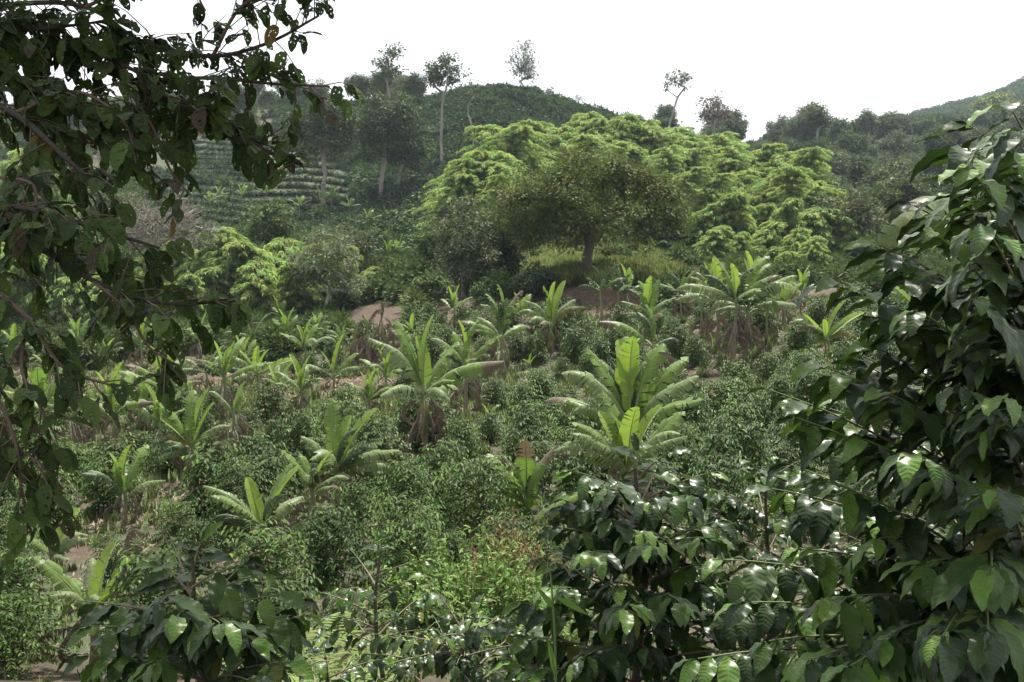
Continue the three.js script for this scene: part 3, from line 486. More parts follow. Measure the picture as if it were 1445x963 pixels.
const B = [
  { u: 600, v: 652, crown: [598, 560], dead: 7, mark: 'the tall banana plant with the yellow hanging leaf', label: 'tall banana plant with one yellow-green leaf hanging down its brown stem', tips: [[560, 470, 'g', -.3, .5], [612, 462, 'y', 0, 0], [528, 492, 'p', .2], [588, 490, 'y', -.1], [640, 500, 'g', -.8], [702, 522, 'd', .3], [640, 545, 'g', .7], [560, 560, 'k', .5], [597, 622, 'o', .25, .2]] },
  { u: 657, v: 586, crown: [656, 520], dead: 6, mark: 'the banana plant with a wide brown skirt', label: 'slim banana plant with upright leaves over a wide skirt of dead ones', tips: [[647, 463, 'y', .1, 0], [674, 463, 'g', -.1, .2], [704, 482, 'g', .2, .5], [612, 488, 'p', .2], [622, 500, 'k', -.5], [690, 510, 'p', .3], [640, 480, 'g', -.5]] },
  { u: 707, v: 527, crown: [707, 478], dead: 8, mark: 'the banana plant with a thick ragged trunk', label: 'banana plant with a trunk wrapped in ragged brown leaves and one dead leaf sideways', tips: [[688, 425, 'g', 0, .3], [702, 412, 'g'], [735, 420, 'd', .2], [680, 438, 'p'], [650, 462, 'd', .3], [722, 440, 'k', -.6], [715, 430, 'k', .5]] },
  { u: 780, v: 500, crown: [778, 460], dead: 3, mark: 'the banana plant in front of the red bank', label: 'bright banana plant with orange hanging leaf in front of the red bank', tips: [[783, 406, 'y'], [797, 405, 'y', -.2], [742, 430, 'p', .1], [736, 446, 'p', .3], [823, 440, 'o', .2, .4], [810, 430, 'p'], [768, 412, 'g'], [776, 494, 'o', .2]] },
  { u: 850, v: 458, crown: [848, 412], dead: 2, mark: 'the dark banana on the bank', label: 'dark bluish banana plant on the red bank below the round tree', tips: [[838, 383, 'k'], [872, 380, 'k'], [818, 410, 'k'], [884, 400, 'k'], [862, 392, 'k'], [828, 398, 'k']] },
  { u: 872, v: 452, crown: [872, 415], dead: 2, label: 'smaller dark banana plant leaning beside the one on the red bank', tips: [[868, 380, 'k'], [888, 392, 'k'], [858, 400, 'k'], [896, 410, 'k']] },
  { u: 838, v: 474, crown: [838, 465], dead: 1, label: 'bright young banana sucker with two leaves below the red bank', tips: [[832, 448, 'y'], [845, 452, 'y'], [826, 458, 'b']] },
  { u: 915, v: 482, crown: [915, 450], dead: 3, mark: 'the feathery banana plant', label: 'feathery banana plant with many narrow upright leaves beside the banana thicket', tips: [[904, 404, 'g'], [930, 402, 'g'], [880, 430, 'p'], [950, 425, 'p'], [917, 398, 'y'], [895, 415, 'g'], [945, 440, 'p'], [888, 450, 'p']] },
  { u: 937, v: 545, crown: [922, 490], dead: 4, mark: 'the leaning banana stem', label: 'leaning banana plant with one long pale leaf drooping sideways to a brown end', tips: [[853, 462, 'd', .2, .5], [905, 450, 'k'], [930, 450, 'd'], [915, 440, 'g'], [948, 520, 'g']] },
  { u: 1034, v: 517, crown: [1038, 430], dead: 9, mark: 'the banana thicket', label: 'largest plant of the banana thicket with a leaning brown-sheathed stem', tips: [[1010, 375, 'g'], [1030, 385, 'y'], [960, 418, 'p', .4, .5], [975, 435, 'p', .5], [1085, 375, 'g'], [1060, 390, 'k'], [1120, 425, 'p', .3], [1000, 400, 'k', -.5], [1090, 400, 'd']] },
  { u: 1052, v: 508, crown: [1055, 440], dead: 8, label: 'banana plant with a stout shaggy trunk in the thicket', tips: [[1078, 376, 'y'], [1050, 378, 'y'], [1115, 400, 'p'], [1090, 450, 'p'], [1030, 400, 'k'], [1120, 440, 'p'], [1012, 445, 'p']] },
  { u: 1014, v: 492, crown: [1012, 425], dead: 6, label: 'banana plant with bright upright leaves at the edge of the thicket', tips: [[1005, 375, 'y'], [1020, 380, 'g'], [975, 400, 'p'], [960, 430, 'p'], [1040, 400, 'g'], [990, 385, 'k']] },
  { u: 1106, v: 462, crown: [1104, 430], dead: 6, label: 'banana plant with collapsed brown leaves beside the red mound', tips: [[1120, 398, 'y'], [1132, 405, 'g'], [1085, 410, 'p'], [1135, 428, 'p'], [1100, 400, 'g'], [1075, 440, 'o']] },
  { u: 962, v: 452, crown: [960, 420], dead: 7, label: 'banana plant with withered brown leaves behind the feathery one', tips: [[970, 388, 'd'], [982, 385, 'd'], [945, 405, 'g'], [985, 410, 'g'], [950, 392, 'k']] },
  { u: 1166, v: 505, crown: [1165, 478], dead: 1, mark: 'the bright banana below the red mound', label: 'bright banana plant below the red mound with a yellow-tipped leaf', tips: [[1116, 460, 'p', .2, .4], [1132, 448, 'y'], [1190, 430, 'y'], [1213, 446, 'y', .2], [1160, 455, 'y'], [1206, 480, 'o', .3], [1195, 455, 'g']] },
  { u: 893, v: 735, crown: [891, 612], dead: 3, mark: 'the great banana clump', label: 'great banana plant with whole upright leaves and long ribs over the coffee', tips: [[835, 514, 'g', -.2, .5], [800, 545, 'p', .2, .5], [815, 592, 'p', .3, .4], [876, 503, 'y', -.3], [893, 498, 'y', .1], [935, 508, 'g', -.2, -.4], [976, 548, 'p', .2, -.5], [968, 526, 'g', -.3, -.4], [958, 575, 'p', .3, -.4], [845, 528, 'k', -.5], [915, 530, 'k', -.4]] },
  { u: 882, v: 770, crown: [885, 668], dead: 2, label: 'lower bright banana plant in front of the great one', tips: [[812, 610, 'g', .2, .5], [789, 645, 'p', .3, .5], [812, 622, 'p', .4, .4], [855, 575, 'g', -.2], [893, 588, 'y', .4, 0], [930, 588, 'y', .1, -.3], [956, 628, 'p', .2, -.5], [962, 600, 'g', -.2, -.4], [868, 605, 'y', 0, .2], [850, 600, 'y', -.3, .3]] },
  { u: 741, v: 762, crown: [741, 735], dead: 0, mark: 'the banana with curled brown tips', label: 'short-stemmed banana plant with broad leaves ending in curled brown tips', tips: [[664, 684, 'd', .1, .6], [708, 644, 'd', .3, .2], [692, 655, 'g', -.3, .3], [741, 632, 'd', .1, 0], [782, 638, 'd', .1, -.4], [722, 668, 'g', .6, .1], [716, 772, 'p', .3], [757, 660, 'k', -.4]] },
  { u: 476, v: 718, crown: [474, 664], dead: 4, mark: 'the banana with a broad folded leaf', label: 'banana plant with one broad folded upright leaf among the coffee', tips: [[466, 580, 'g', -.3], [531, 588, 'y', .2, -.4], [430, 624, 'p', .1, .4], [558, 642, 'p', .2, -.4], [556, 668, 'p', .3], [490, 600, 'y', -.3], [505, 612, 'k', .3], [430, 660, 'p', .4], [515, 640, 'k', .6]] },
  { u: 445, v: 760, crown: [442, 690], dead: 4, label: 'thin banana plant crossing leaves with the folded-leaf one', tips: [[403, 645, 'g', .1, .4], [470, 645, 'y', .2], [420, 655, 'g', -.3], [480, 690, 'd', .4], [462, 668, 'o', .3]] },
  { u: 366, v: 800, crown: [372, 738], dead: 3, mark: 'the banana with crossing leaves', label: 'banana plant with long ragged leaves crossing near the dark glossy coffee', tips: [[296, 694, 'p', .1, .5], [424, 668, 'y', .2, -.4], [345, 688, 'y'], [400, 672, 'g', -.3], [330, 790, 'g', .4], [398, 772, 'p', .4], [325, 735, 'k', .2], [408, 700, 'k', .4]] },
  { u: 418, v: 785, crown: [418, 762], dead: 1, label: 'small banana sucker with three thin leaves beside the crossing leaves', tips: [[390, 730, 'g'], [446, 728, 'g'], [405, 790, 'p'], [388, 752, 'p']] },
  { u: 131, v: 950, crown: [134, 862], dead: 2, mark: 'the lemon-green banana plant', label: 'lemon-green banana plant with a brown withered leaf at its neck', tips: [[62, 797, 'g', .1, .5], [155, 784, 'y', -.1], [192, 795, 'y', .1, -.4], [188, 822, 'y', .3, -.4], [152, 885, 'y', .3], [108, 868, 'b', .3], [110, 815, 'p', -.3]] },
  { u: 185, v: 868, crown: [188, 800], dead: 5, label: 'withered banana stem with a furled leaf and brown rags', tips: [[197, 752, 'p'], [215, 765, 'b', .2], [178, 780, 'b']] },
  { u: 75, v: 800, crown: [70, 775], dead: 0, label: 'young banana with three long spreading leaves beside the earth path', tips: [[28, 748, 'g', .2, .4], [97, 730, 'y'], [126, 760, 'p', .2, -.4], [20, 765, 'p'], [110, 782, 'p', .4]] },
  { u: -5, v: 850, crown: [-8, 830], dead: 0, label: 'young banana half hidden beside the earth path', tips: [[12, 800, 'y'], [18, 830, 'p'], [-30, 800, 'g']] },
  { u: 270, v: 690, crown: [272, 632], dead: 6, mark: 'the star-shaped banana', label: 'star-shaped banana plant with low side shoots above a strip of bare soil', tips: [[226, 572, 'g', .1, .4], [264, 565, 'g'], [290, 562, 'y'], [302, 578, 'y', .1, -.3], [236, 598, 'y'], [322, 608, 'p', .2, -.4], [240, 620, 'o'], [236, 652, 'p', .4], [302, 658, 'g', .4], [255, 640, 'y', .4]] },
  { u: 331, v: 645, crown: [328, 585], dead: 8, mark: 'the banana with only two leaves', label: 'banana plant with only two green leaves above a shaggy brown stem', tips: [[299, 560, 'p', .1, .4], [344, 548, 'y'], [336, 560, 'g']] },
  { u: 132, v: 628, crown: [130, 585], dead: 8, label: 'brown shaggy banana stem with few leaves at the soil edge', tips: [[110, 560, 'p'], [150, 565, 'p'], [128, 552, 'g']] },
  { u: 108, v: 640, crown: [100, 590], dead: 5, label: 'slim reddish banana stem under the overhanging branches', tips: [[75, 575, 'p'], [122, 572, 'p'], [98, 560, 'g']] },
  { u: 205, v: 612, crown: [205, 575], dead: 5, label: 'banana plant with drooping pale leaves beside the shaggy brown stem', tips: [[182, 555, 'p'], [228, 552, 'p'], [207, 540, 'g'], [180, 578, 'p']] },
  { u: 186, v: 598, crown: [184, 568], dead: 4, label: 'short banana plant with brown skirt on the bare soil edge', tips: [[165, 548, 'g'], [200, 545, 'g'], [160, 568, 'p']] },
  { u: 365, v: 556, crown: [362, 528], dead: 2, mark: 'the bushy banana clump', label: 'bushy bright banana clump at the edge of the bare soil', tips: [[320, 512, 'p'], [340, 500, 'g'], [366, 494, 'y'], [380, 498, 'y'], [412, 512, 'y', .2, -.4], [395, 520, 'g'], [330, 535, 'p'], [415, 545, 'p']] },
  { u: 388, v: 560, crown: [392, 540], dead: 1, label: 'low banana shoot growing from the bushy banana clump', tips: [[417, 512, 'y'], [378, 520, 'y'], [420, 540, 'p'], [400, 515, 'g']] },
  { u: 292, v: 560, crown: [290, 525], dead: 4, label: 'banana plant with a pale leaf drooping over bare soil', tips: [[250, 510, 'p', .2, .4], [310, 495, 'g'], [300, 488, 'g'], [330, 515, 'p'], [270, 530, 'p']] },
  { u: 240, v: 548, crown: [240, 520], dead: 4, label: 'small banana plant with thin stem alone on bare soil', tips: [[222, 505, 'p'], [255, 500, 'p'], [238, 495, 'y'], [262, 520, 'p']] },
  { u: 312, v: 500, crown: [310, 470], dead: 3, mark: 'the bananas at the field margin', label: 'banana plant with upright bright leaves at the field margin', tips: [[302, 442, 'y'], [315, 440, 'y'], [328, 445, 'g'], [280, 460, 'p'], [295, 452, 'g'], [338, 470, 'p']] },
  { u: 358, v: 508, crown: [356, 478], dead: 5, label: 'banana plant with folded brown leaves at the field margin', tips: [[380, 448, 'g'], [345, 452, 'g'], [372, 482, 'd'], [335, 475, 'p'], [365, 460, 'b']] },
  { u: 470, v: 562, crown: [470, 532], dead: 3, mark: 'the bushy banana by the bare strip', label: 'bushy banana plant with one broad bright leaf beside a bare strip', tips: [[486, 478, 'y', .1, 0], [434, 518, 'p'], [513, 522, 'p', .2], [455, 502, 'g'], [445, 540, 'p'], [500, 505, 'g'], [470, 500, 'k', -.4]] },
  { u: 484, v: 500, crown: [482, 480], dead: 2, label: 'small banana plant with arching leaves behind the bushy one', tips: [[462, 468, 'p'], [488, 460, 'g'], [500, 468, 'p'], [474, 462, 'g']] },
  { u: 582, v: 492, crown: [582, 468], dead: 2, label: 'small spreading banana plant in front of the white-trunked tree', tips: [[584, 446, 'y'], [560, 460, 'p'], [606, 462, 'p'], [572, 455, 'g'], [598, 470, 'p']] },
  { u: 522, v: 522, crown: [520, 470], dead: 10, label: 'dead brown banana stem with hanging rags on the bare strip', tips: [[538, 452, 'b'], [512, 450, 'd']] },
  { u: 545, v: 515, crown: [540, 448], dead: 9, label: 'tall broken banana stem with withered grey leaves', tips: [[530, 438, 'b'], [552, 436, 'b'], [545, 430, 'd']] },
  { u: 505, v: 520, crown: [503, 480], dead: 8, label: 'orange-brown dead banana stem near the field margin', tips: [[490, 468, 'o'], [512, 462, 'b']] },
  { u: 748, v: 522, crown: [748, 512], dead: 0, label: 'tiny bright banana sucker among the coffee', tips: [[740, 508, 'y'], [756, 503, 'y'], [750, 500, 'y'], [736, 515, 'y']] },
  { u: 568, v: 648, crown: [564, 638], dead: 0, label: 'young banana sucker with one long leaf beside bare soil', tips: [[574, 628, 'y', 0, 0], [556, 640, 'p'], [560, 630, 'g']] },
  { u: 690, v: 592, crown: [688, 580], dead: 0, label: 'low banana sucker near the wide brown skirt', tips: [[705, 575, 'g'], [680, 570, 'y'], [700, 588, 'p']] },
  { u: 20, v: 520, crown: [20, 490], dead: 2, label: 'banana plant behind the overhanging branches at the valley edge', tips: [[0, 470, 'g'], [40, 468, 'g'], [22, 462, 'y'], [50, 490, 'p']] },
  { u: 150, v: 520, crown: [150, 498], dead: 2, label: 'banana plant beyond the bare soil with spreading leaves', tips: [[130, 485, 'g'], [165, 480, 'y'], [175, 495, 'p'], [140, 478, 'g']] },
  { u: 70, v: 560, crown: [70, 525], dead: 3, label: 'banana plant partly behind the hanging twigs', tips: [[50, 505, 'g'], [88, 500, 'y'], [95, 525, 'p'], [45, 530, 'p'], [72, 498, 'y']] },
  { u: 1300, v: 500, crown: [1295, 440], dead: 3, label: 'banana plant behind the glossy coffee branches', tips: [[1260, 410, 'y'], [1320, 400, 'g'], [1340, 430, 'p'], [1280, 395, 'g']] },
  { u: 1200, v: 402, crown: [1200, 388], dead: 1, label: 'small pale banana plant above the red mound', tips: [[1180, 378, 'p'], [1222, 378, 'p'], [1205, 370, 'y'], [1188, 388, 'p']] },
];
B.forEach(banana);
{
  const r = rng(61);
  for (const [u, v] of [[300, 302], [312, 296], [345, 296], [455, 300], [495, 305], [470, 292], [540, 376], [548, 384], [562, 380], [530, 366], [425, 312], [380, 290], [275, 290], [655, 138], [690, 250], [520, 330]]) { const p = ground(u, v, 85); banana({ u, v, d: -p[2], h: 1.4 + r(), n: 8, L: 2.0, dead: 1, seed: Math.round(u * 3 + v), label: 'small distant banana plant among the coffee of the far slope', group: 'bananas on the far slope' }); }
}
{
  const r = rng(67);
  for (const [u, v, h, L] of [[430, 528, 1.3, 1.5], [405, 505, 1.4, 1.5], [447, 488, 1.2, 1.3], [345, 545, 1.1, 1.4], [318, 592, 1.5, 1.5], [235, 602, 1.3, 1.5], [160, 652, 1.3, 1.4], [60, 645, 1.4, 1.5], [282, 512, 1.4, 1.5], [395, 475, 1.6, 1.5], [545, 560, .8, 1.1], [885, 446, 1.4, 1.5], [990, 474, 1.5, 1.6], [1082, 486, 1.3, 1.5], [735, 476, 1.1, 1.2], [225, 645, 1.0, 1.2], [520, 590, .7, 1.0], [1000, 440, 1.6, 1.6], [1060, 440, 1.7, 1.6], [1130, 440, 1.1, 1.3], [640, 470, 1.3, 1.3], [200, 520, 1.5, 1.5], [110, 515, 1.5, 1.5], [425, 585, .9, 1.1], [175, 745, .7, 1.0]]) {
    const t = banana({ u, v, h, L, n: 7 + Math.floor(r() * 4), label: '', group: 'scattered field bananas' }), near = LANDMARKS.map((q) => [Math.hypot(q[0] - t.position.x, q[1] - t.position.z), q[2]]).sort((a, b) => a[0] - b[0])[0];
    t.userData.label = `${h < 1.05 ? 'short' : h > 1.45 ? 'tall' : 'leafy'} banana plant ${near[0] < 3 ? 'right beside' : near[0] < 7 ? 'a few steps from' : 'well away from'} ${near[1]}`;
  }
}
// banana plant close by, behind the glossy coffee tree
{
  const b = on(1420, 4.6), t = thing('banana_plant', b, 'banana plant showing two pale drooping leaves through the glossy coffee tree', 'banana plant', 'banana plants'), r = rng(5), c = sub(P(1440, 330, 4.6), b);
  const st = part('pseudostem', stemGeo[0], M.stem, t); st.scale.set(1.2, c[1] + .1, 1.2);
  putLeaf(t, 'd', c, sub(P(1276, 300, 4.2), b), r, true, .9); putLeaf(t, 'p', c, sub(P(1240, 345, 4.1), b), r, true, .7); putLeaf(t, 'g', c, sub(P(1500, 200, 4.6), b), r, true);
}

// ---------------------------------------------------------------- the coffee field
{
  const r = rng(91), spots = [];
  for (let z = 6.8; z < 63; z += 1.8) for (let x = -.62 * z - 2; x < .6 * z + 2; x += 1.55) {
    const X = x + (r() - .5) * .8, Z = -z - (r() - .5) * .8, y = height(X, Z), [u, v] = pix([X, y, Z]);
    if (u < -40 || u > 1480 || v > 1010) continue;
    if (u > 780 + (960 - v) * .6 && v > 790) continue;
    if (soilAt(u, v) > .42 + (r() - .5) * .5) continue;
    if (KEEP_CLEAR.some(([bx, bz, w]) => { const l = Math.hypot(bx, bz), ux = -bx / l, uz = -bz / l, t = clamp((X - bx) * ux + (Z - bz) * uz, -.3, l > 32 ? 3 : 2.5); return Math.hypot(X - bx - ux * t, Z - bz - uz * t) < w * (l > 32 ? 1.4 : 1); })) continue;
    if (z > 40 && u < 470 && r() < .72) continue;
    if (z > 52 && r() < .45) continue;
    if (z > 15 && fbm(X * .2 + 3, Z * .2) < .34 && r() < .6) continue;
    spots.push({ p: [X, y, Z], u, v, size: 1 / z });
  }
  for (const [u, v] of [[8, 905], [20, 955], [35, 930], [215, 960]]) { const p = ground(u, v, 7); spots.push({ p, u, v, size: 1 / -p[2] }); }
  spots.sort((a, b) => b.size - a.size);
  const rest = [];
  spots.forEach((s, i) => {
    const k = Math.floor(r() * 6), q = (.62 + .62 * r()) * (s.u < 470 && s.v < 580 ? .6 : 1) * (s.size > 1 / 12 ? .62 : s.size > 1 / 17 ? .8 : 1), turn = r() * 6.28;
    if (i >= 300) { rest.push([s, q, turn, r()]); return; }
    let best = null, bd = 1e9; for (const L of LANDMARKS) { const dd = Math.hypot(L[0] - s.p[0], L[1] - s.p[2]); if (dd < bd) { bd = dd; best = L[2]; } }
    const where = soilAt(s.u, s.v) > .1 ? 'at the edge of bare red soil' : bd < 2.6 ? 'beside ' + best : bd < 6 ? 'near ' + best : 'amid unbroken coffee';
    const bush = (s.size > 1 / 19 ? NEAR_BUSH : BUSH)[k], t = thing('coffee_bush', s.p, `${q > .95 ? 'tall' : q < .75 ? 'low' : 'middling'} ${BUSH[k].look} coffee bush ${where}`, 'coffee bush', 'coffee bushes of the field');
    t.scale.set(q, q * (.85 + .3 * r()), q); t.rotation.y = turn;
    part('stem', bush.stem, M.bark, t); part('foliage', bush.crown, M.coffee, t).userData.kind = 'stuff';
  });
  const m4 = new THREE.Matrix4(), qu = new THREE.Quaternion(), Y = new THREE.Vector3(0, 1, 0), col = new THREE.Color();
  function scatter(name, geo, mat, list, label, category) {
    const im = new THREE.InstancedMesh(geo, mat, list.length); im.name = name;
    list.forEach(([p, s, turn, tint, sy = 1], i) => { m4.compose(new THREE.Vector3(...p), qu.setFromAxisAngle(Y, turn), new THREE.Vector3(s, s * sy, s)); im.setMatrixAt(i, m4); im.setColorAt(i, col.setRGB(...tint)); });
    im.castShadow = im.receiveShadow = true; scene.add(im); return tag(im, label, category, null, 'stuff');
  }
  const tint = (k = .3) => { const a = 1 + (r() - .5) * k; return [a * (1 + (r() - .5) * .25), a, a * (1 + (r() - .5) * .2)]; };
  scatter('coffee_plantation', BUSH[1].crown, M.coffee, rest.map(([s, q, t]) => [s.p, q, t, tint()]), 'coffee bushes of the upper field running together below the thicket', 'coffee');
  // far coffee slope: rows along the contour, then close planting up to the crest
  const far = new Geo(), fr = rng(92);
  for (let k = 0; k < 170; k++) { const q = ball(fr); if (q[1] < -.5) continue; const p = [q[0] * .8, .65 + q[1] * .65, q[2] * .8]; far.blade(p, nor([q[0], q[1] * .4 - .2, q[2]]), nor(add([0, 1, 0], mul(ball(fr), .6))), .42 + .2 * fr(), .24, vary([.042, .078, .022], fr, .4), .2); }
  const farGeo = far.build(), hillList = [];
  for (let v = 345; v > 200; v -= 8.5) for (let u = 170; u < 500; u += .1) { const p = ground(u, v + 5 * Math.sin(u * .013 + v * .05) + 2.5 * Math.sin(u * .04), 95); u += (.5 + .3 * r()) / mpp(-p[2]); if (fbm(p[0] * .06, p[2] * .06) < .3) continue; hillList.push([[p[0], p[1] - .1, p[2]], .55 + .42 * r(), r() * 6, tint(.7)]); }
  for (let k = 0; k < 9500; k++) { const u = 400 + r() * 470, d = 112 + Math.sqrt(r()) * 158, p = on(u, d), q = pix(p); if (u < 500 && q[1] > 200) continue; if (fbm(p[0] * .09 + 4, p[2] * .09) < .3) continue; hillList.push([p, .9 + 1.3 * r() * r(), r() * 6, tint(.8)]); }
  scatter('coffee_hillside', farGeo, M.coffee, hillList, 'rows of small coffee bushes covering the far slope up to the hilltop', 'coffee');
  // thicket and forest floor
  const sh = new Geo(), sr = rng(93);
  for (let c = 0; c < 9; c++) { const o = mul(ball(sr), .8); o[1] = .5 + Math.abs(o[1]) * .9; for (let k = 0; k < 45; k++) { const q = ball(sr), p = [o[0] + q[0] * .5, Math.max(.05, o[1] + q[1] * .45), o[2] + q[2] * .5]; sh.blade(p, nor(add(q, [0, -.1, 0])), nor(add([0, 1, 0], mul(ball(sr), .8))), .3 + .18 * sr(), .16, vary([.066, .105, .026], sr, .4), .2); } }
  const shGeo = sh.build(), wild = [];
  for (let k = 0; k < 2600; k++) { const u = -60 + r() * 1560, d = 58 + r() * 58, p = on(u, d), q = pix(p); if (soilAt(q[0], q[1]) > .25) continue; if (u > 715 && u < 1015 && d > 64 && d < 106 && r() < .95) continue; wild.push([p, .5 + .8 * r(), r() * 6, tint(.5)]); }
  for (let k = 0; k < 5200; k++) { const u = 880 + r() * 640, d = 95 + r() * 260; wild.push([on(u, d), 1 + 1.4 * r(), r() * 6, tint(.5)]); }
  for (let k = 0; k < 2600; k++) { const u = -80 + r() * 640, d = 100 + r() * 200, p = on(u, d), q = pix(p); if (u > 210 && q[1] < 348 && q[1] > 196 && r() < .975) continue; wild.push([p, .7 + r(), r() * 6, tint(.5)]); }
  scatter('undergrowth', shGeo, M.leaf, wild, 'tangled green undergrowth on the slopes and round the field', 'undergrowth');
  // grass and weeds
  const gr = new Geo(), gg = rng(94);
  for (let k = 0; k < 34; k++) { const a = gg() * 6.28, e = gg() * .22; gr.blade([Math.cos(a) * e, -.02, Math.sin(a) * e], nor([Math.cos(a) * .6 + gg() - .5, 1 + gg(), Math.sin(a) * .6 + gg() - .5]), nor([Math.cos(a), .4, Math.sin(a)]), .14 + .22 * gg(), .025, vary([.12, .16, .05], gg, .4), .4); }
  const grass = [];
  for (let k = 0; k < 7000; k++) { const u = -60 + r() * 1560, d = 7 + Math.pow(r(), .7) * 55, p = on(u, d), q = pix(p); if (soilAt(q[0], q[1]) > .4 && r() < .6) continue; grass.push([p, (.6 + .8 * r()) * clamp(d / 28, .35, 1), r() * 6, tint(.5)]); }
  for (let k = 0; k < 8000; k++) { const u = 715 + r() * 310, d = 66 + r() * 45; grass.push([on(u, d), 1.6 + 1.6 * r(), r() * 6, tint(.4).map((x, i) => x * [1.2, 1.12, 1.0][i])]); }
  scatter('grass', gr.build(), M.bamboo, grass, 'grass and weeds between the coffee bushes and above the bank', 'grass');
  // fallen leaves on the soil
  const li = new Geo(), lr = rng(95);
  for (let k = 0; k < 9; k++) li.blade([(lr() - .5) * .7, .015 + .02 * lr(), (lr() - .5) * .7], nor([lr() - .5, .1, lr() - .5]), nor([lr() - .5, 2, lr() - .5]), .1 + .2 * lr(), .05, vary([.2, .145, .09], lr, .5), -.1);
  const lit = []; for (let k = 0; k < 5000; k++) { const d = 8 + Math.pow(r(), .7) * 56, p = on(-40 + r() * 1500, d); lit.push([p, (.6 + .9 * r()) * clamp(d / 30, .4, 1), r() * 6, tint(.5)]); }
  scatter('leaf_litter', li.build(), M.dry, lit, 'dry fallen leaves littering the soil between the bushes', 'leaf litter');
  // wooded hill far off
  const ft = new Geo(), f2 = rng(96);
  for (let c = 0; c < 14; c++) { const o = ball(f2), ce = [o[0] * 2.6, 4.2 + o[1] * 2.2, o[2] * 2.6]; for (let k = 0; k < 22; k++) { const q = ball(f2); ft.blade(add(ce, mul(q, 1.5)), nor(q), nor(add([0, 1, 0], mul(ball(f2), .7))), 1.1, .7, vary([.05, .08, .03], f2, .35), .2); } }
  const hill = []; for (let k = 0; k < 9000; k++) { const u = 1080 + r() * 800, d = 330 + Math.pow(r(), .9) * 500; hill.push([on(u, d), .8 + .8 * r(), r() * 6, tint(.6)]); }
  scatter('hill_forest', ft.build(), M.leaf, hill, 'far-off forest covering the hazy hill past the wooded slope', 'forest');
}

// ---------------------------------------------------------------- plants close to the camera: every large leaf by itself
function nearLeafGeo(seed, col, o) {
  const r = rng(seed), g = new Geo(), nt = 13, curl = o.curl * (.5 + r()), wave = o.wave, twist = (r() - .5) * .5;
  g.grid(nt, 4, (t, s_) => {
    const s = s_ * 2 - 1, w = o.wid * Math.pow(Math.sin(Math.PI * Math.pow(clamp(t, 0, 1), o.skew ?? .85)), .8) * (t > .98 ? .05 : 1) * (1 + .025 * Math.sin(t * 23 + seed * 2) * (s > 0 ? 1 : -1));
    const th = curl * t * 1.2, cx = 0, y = Math.sin(th) / Math.max(.01, curl * 1.2), z = -(1 - Math.cos(th)) / Math.max(.01, curl * 1.2);
    const lift = .22 * Math.abs(s) * w + wave * Math.abs(s) * Math.sin(t * 20 + (s > 0 ? 0 : 1.3) + seed) * o.wid + twist * s * w * t;
    return { p: [cx + s * w, y, z + lift], c: vary(col, r, .05), u: t, v: s_ };
  });
  return g.build(true);   // grows along +y, upper face towards +z
}
const NEAR = { coffee: [], tree: [] };
const CC = [[[.022, .052, .012], 6], [[.034, .074, .014], 5], [[.056, .115, .018], 3], [[.1, .19, .025], 2.6], [[.13, .15, .03], .25]];
for (const [c] of CC) NEAR.coffee.push([0, 1, 2].map((k) => nearLeafGeo(600 + k * 3 + NEAR.coffee.length * 17, c, { wid: .18 + .025 * k, curl: .75, wave: .13 })));
const TC = [[[.04, .07, .018], 6], [[.06, .1, .025], 5], [[.1, .165, .035], 3.4], [[.2, .12, .03], .03], [[.095, .075, .05], .4]];
// leaves of the overhanging tree are bitten by insects: the outline has notches and holes
function bittenLeafGeo(seed, col) {
  const r = rng(seed), shape = new THREE.Shape(), n = 26, w = .27 + .06 * r(), bites = Array.from({ length: 3 }, () => [r() * 6.28, .1 + .25 * r()]);
  for (let k = 0; k <= n; k++) { const a = k / n * Math.PI * 2; let q = 1; for (const [b, s] of bites) { const dd = Math.abs(((a - b + 9.42) % 6.28) - 3.14); if (dd < s) q -= .28 * (1 - dd / s); } const x = Math.sin(a) * w * q * (1 + .1 * Math.cos(a)), y = .5 - Math.cos(a) * .5 * (.9 + .1 * q); k ? shape.lineTo(x, y) : shape.moveTo(x, y); }
  for (let k = 0; k < 7; k++) { const h = new THREE.Path(), cx = (r() - .5) * w * 1.1, cy = .2 + .6 * r(), rad = .012 + .03 * r() * r(); h.absellipse(cx, cy, rad, rad * (1 + r()), 0, 6.2832, true, r() * 3); if (Math.hypot(cx / w, (cy - .5) / .45) < .72) shape.holes.push(h); }
  const s = new THREE.ShapeGeometry(shape, 5), p = s.attributes.position, uv = s.attributes.uv, c = []; const curl = .25 + .5 * r();
  for (let i = 0; i < p.count; i++) { const x = p.getX(i), y = p.getY(i); uv.setXY(i, y, .5 + x / w * .5); p.setXYZ(i, x * .96, y, Math.abs(x) * .35 - curl * y * y * .5 + .03 * Math.sin(y * 19 + x * 9 + seed)); c.push(...vary(col, r, .05)); }
  s.setAttribute('color', new THREE.Float32BufferAttribute(c, 3)); s.computeVertexNormals(); return s;
}
for (const [c] of TC) NEAR.tree.push([0, 1, 2, 3].map((k) => bittenLeafGeo(700 + k * 5 + NEAR.tree.length * 23, c)));
const pick = (tab, r) => { let x = r() * tab.reduce((s, t) => s + t[1], 0); for (let i = 0; i < tab.length; i++) { x -= tab[i][1]; if (x <= 0) return i; } return 0; };
function leafMatrix(p, dir, up, L) { const y = nor(dir), x = nor(cross(y, up)), z = cross(x, y); const m = new THREE.Matrix4().makeBasis(new THREE.Vector3(...x), new THREE.Vector3(...y), new THREE.Vector3(...z)); m.scale(new THREE.Vector3(L, L, L)); m.setPosition(...p); return m; }
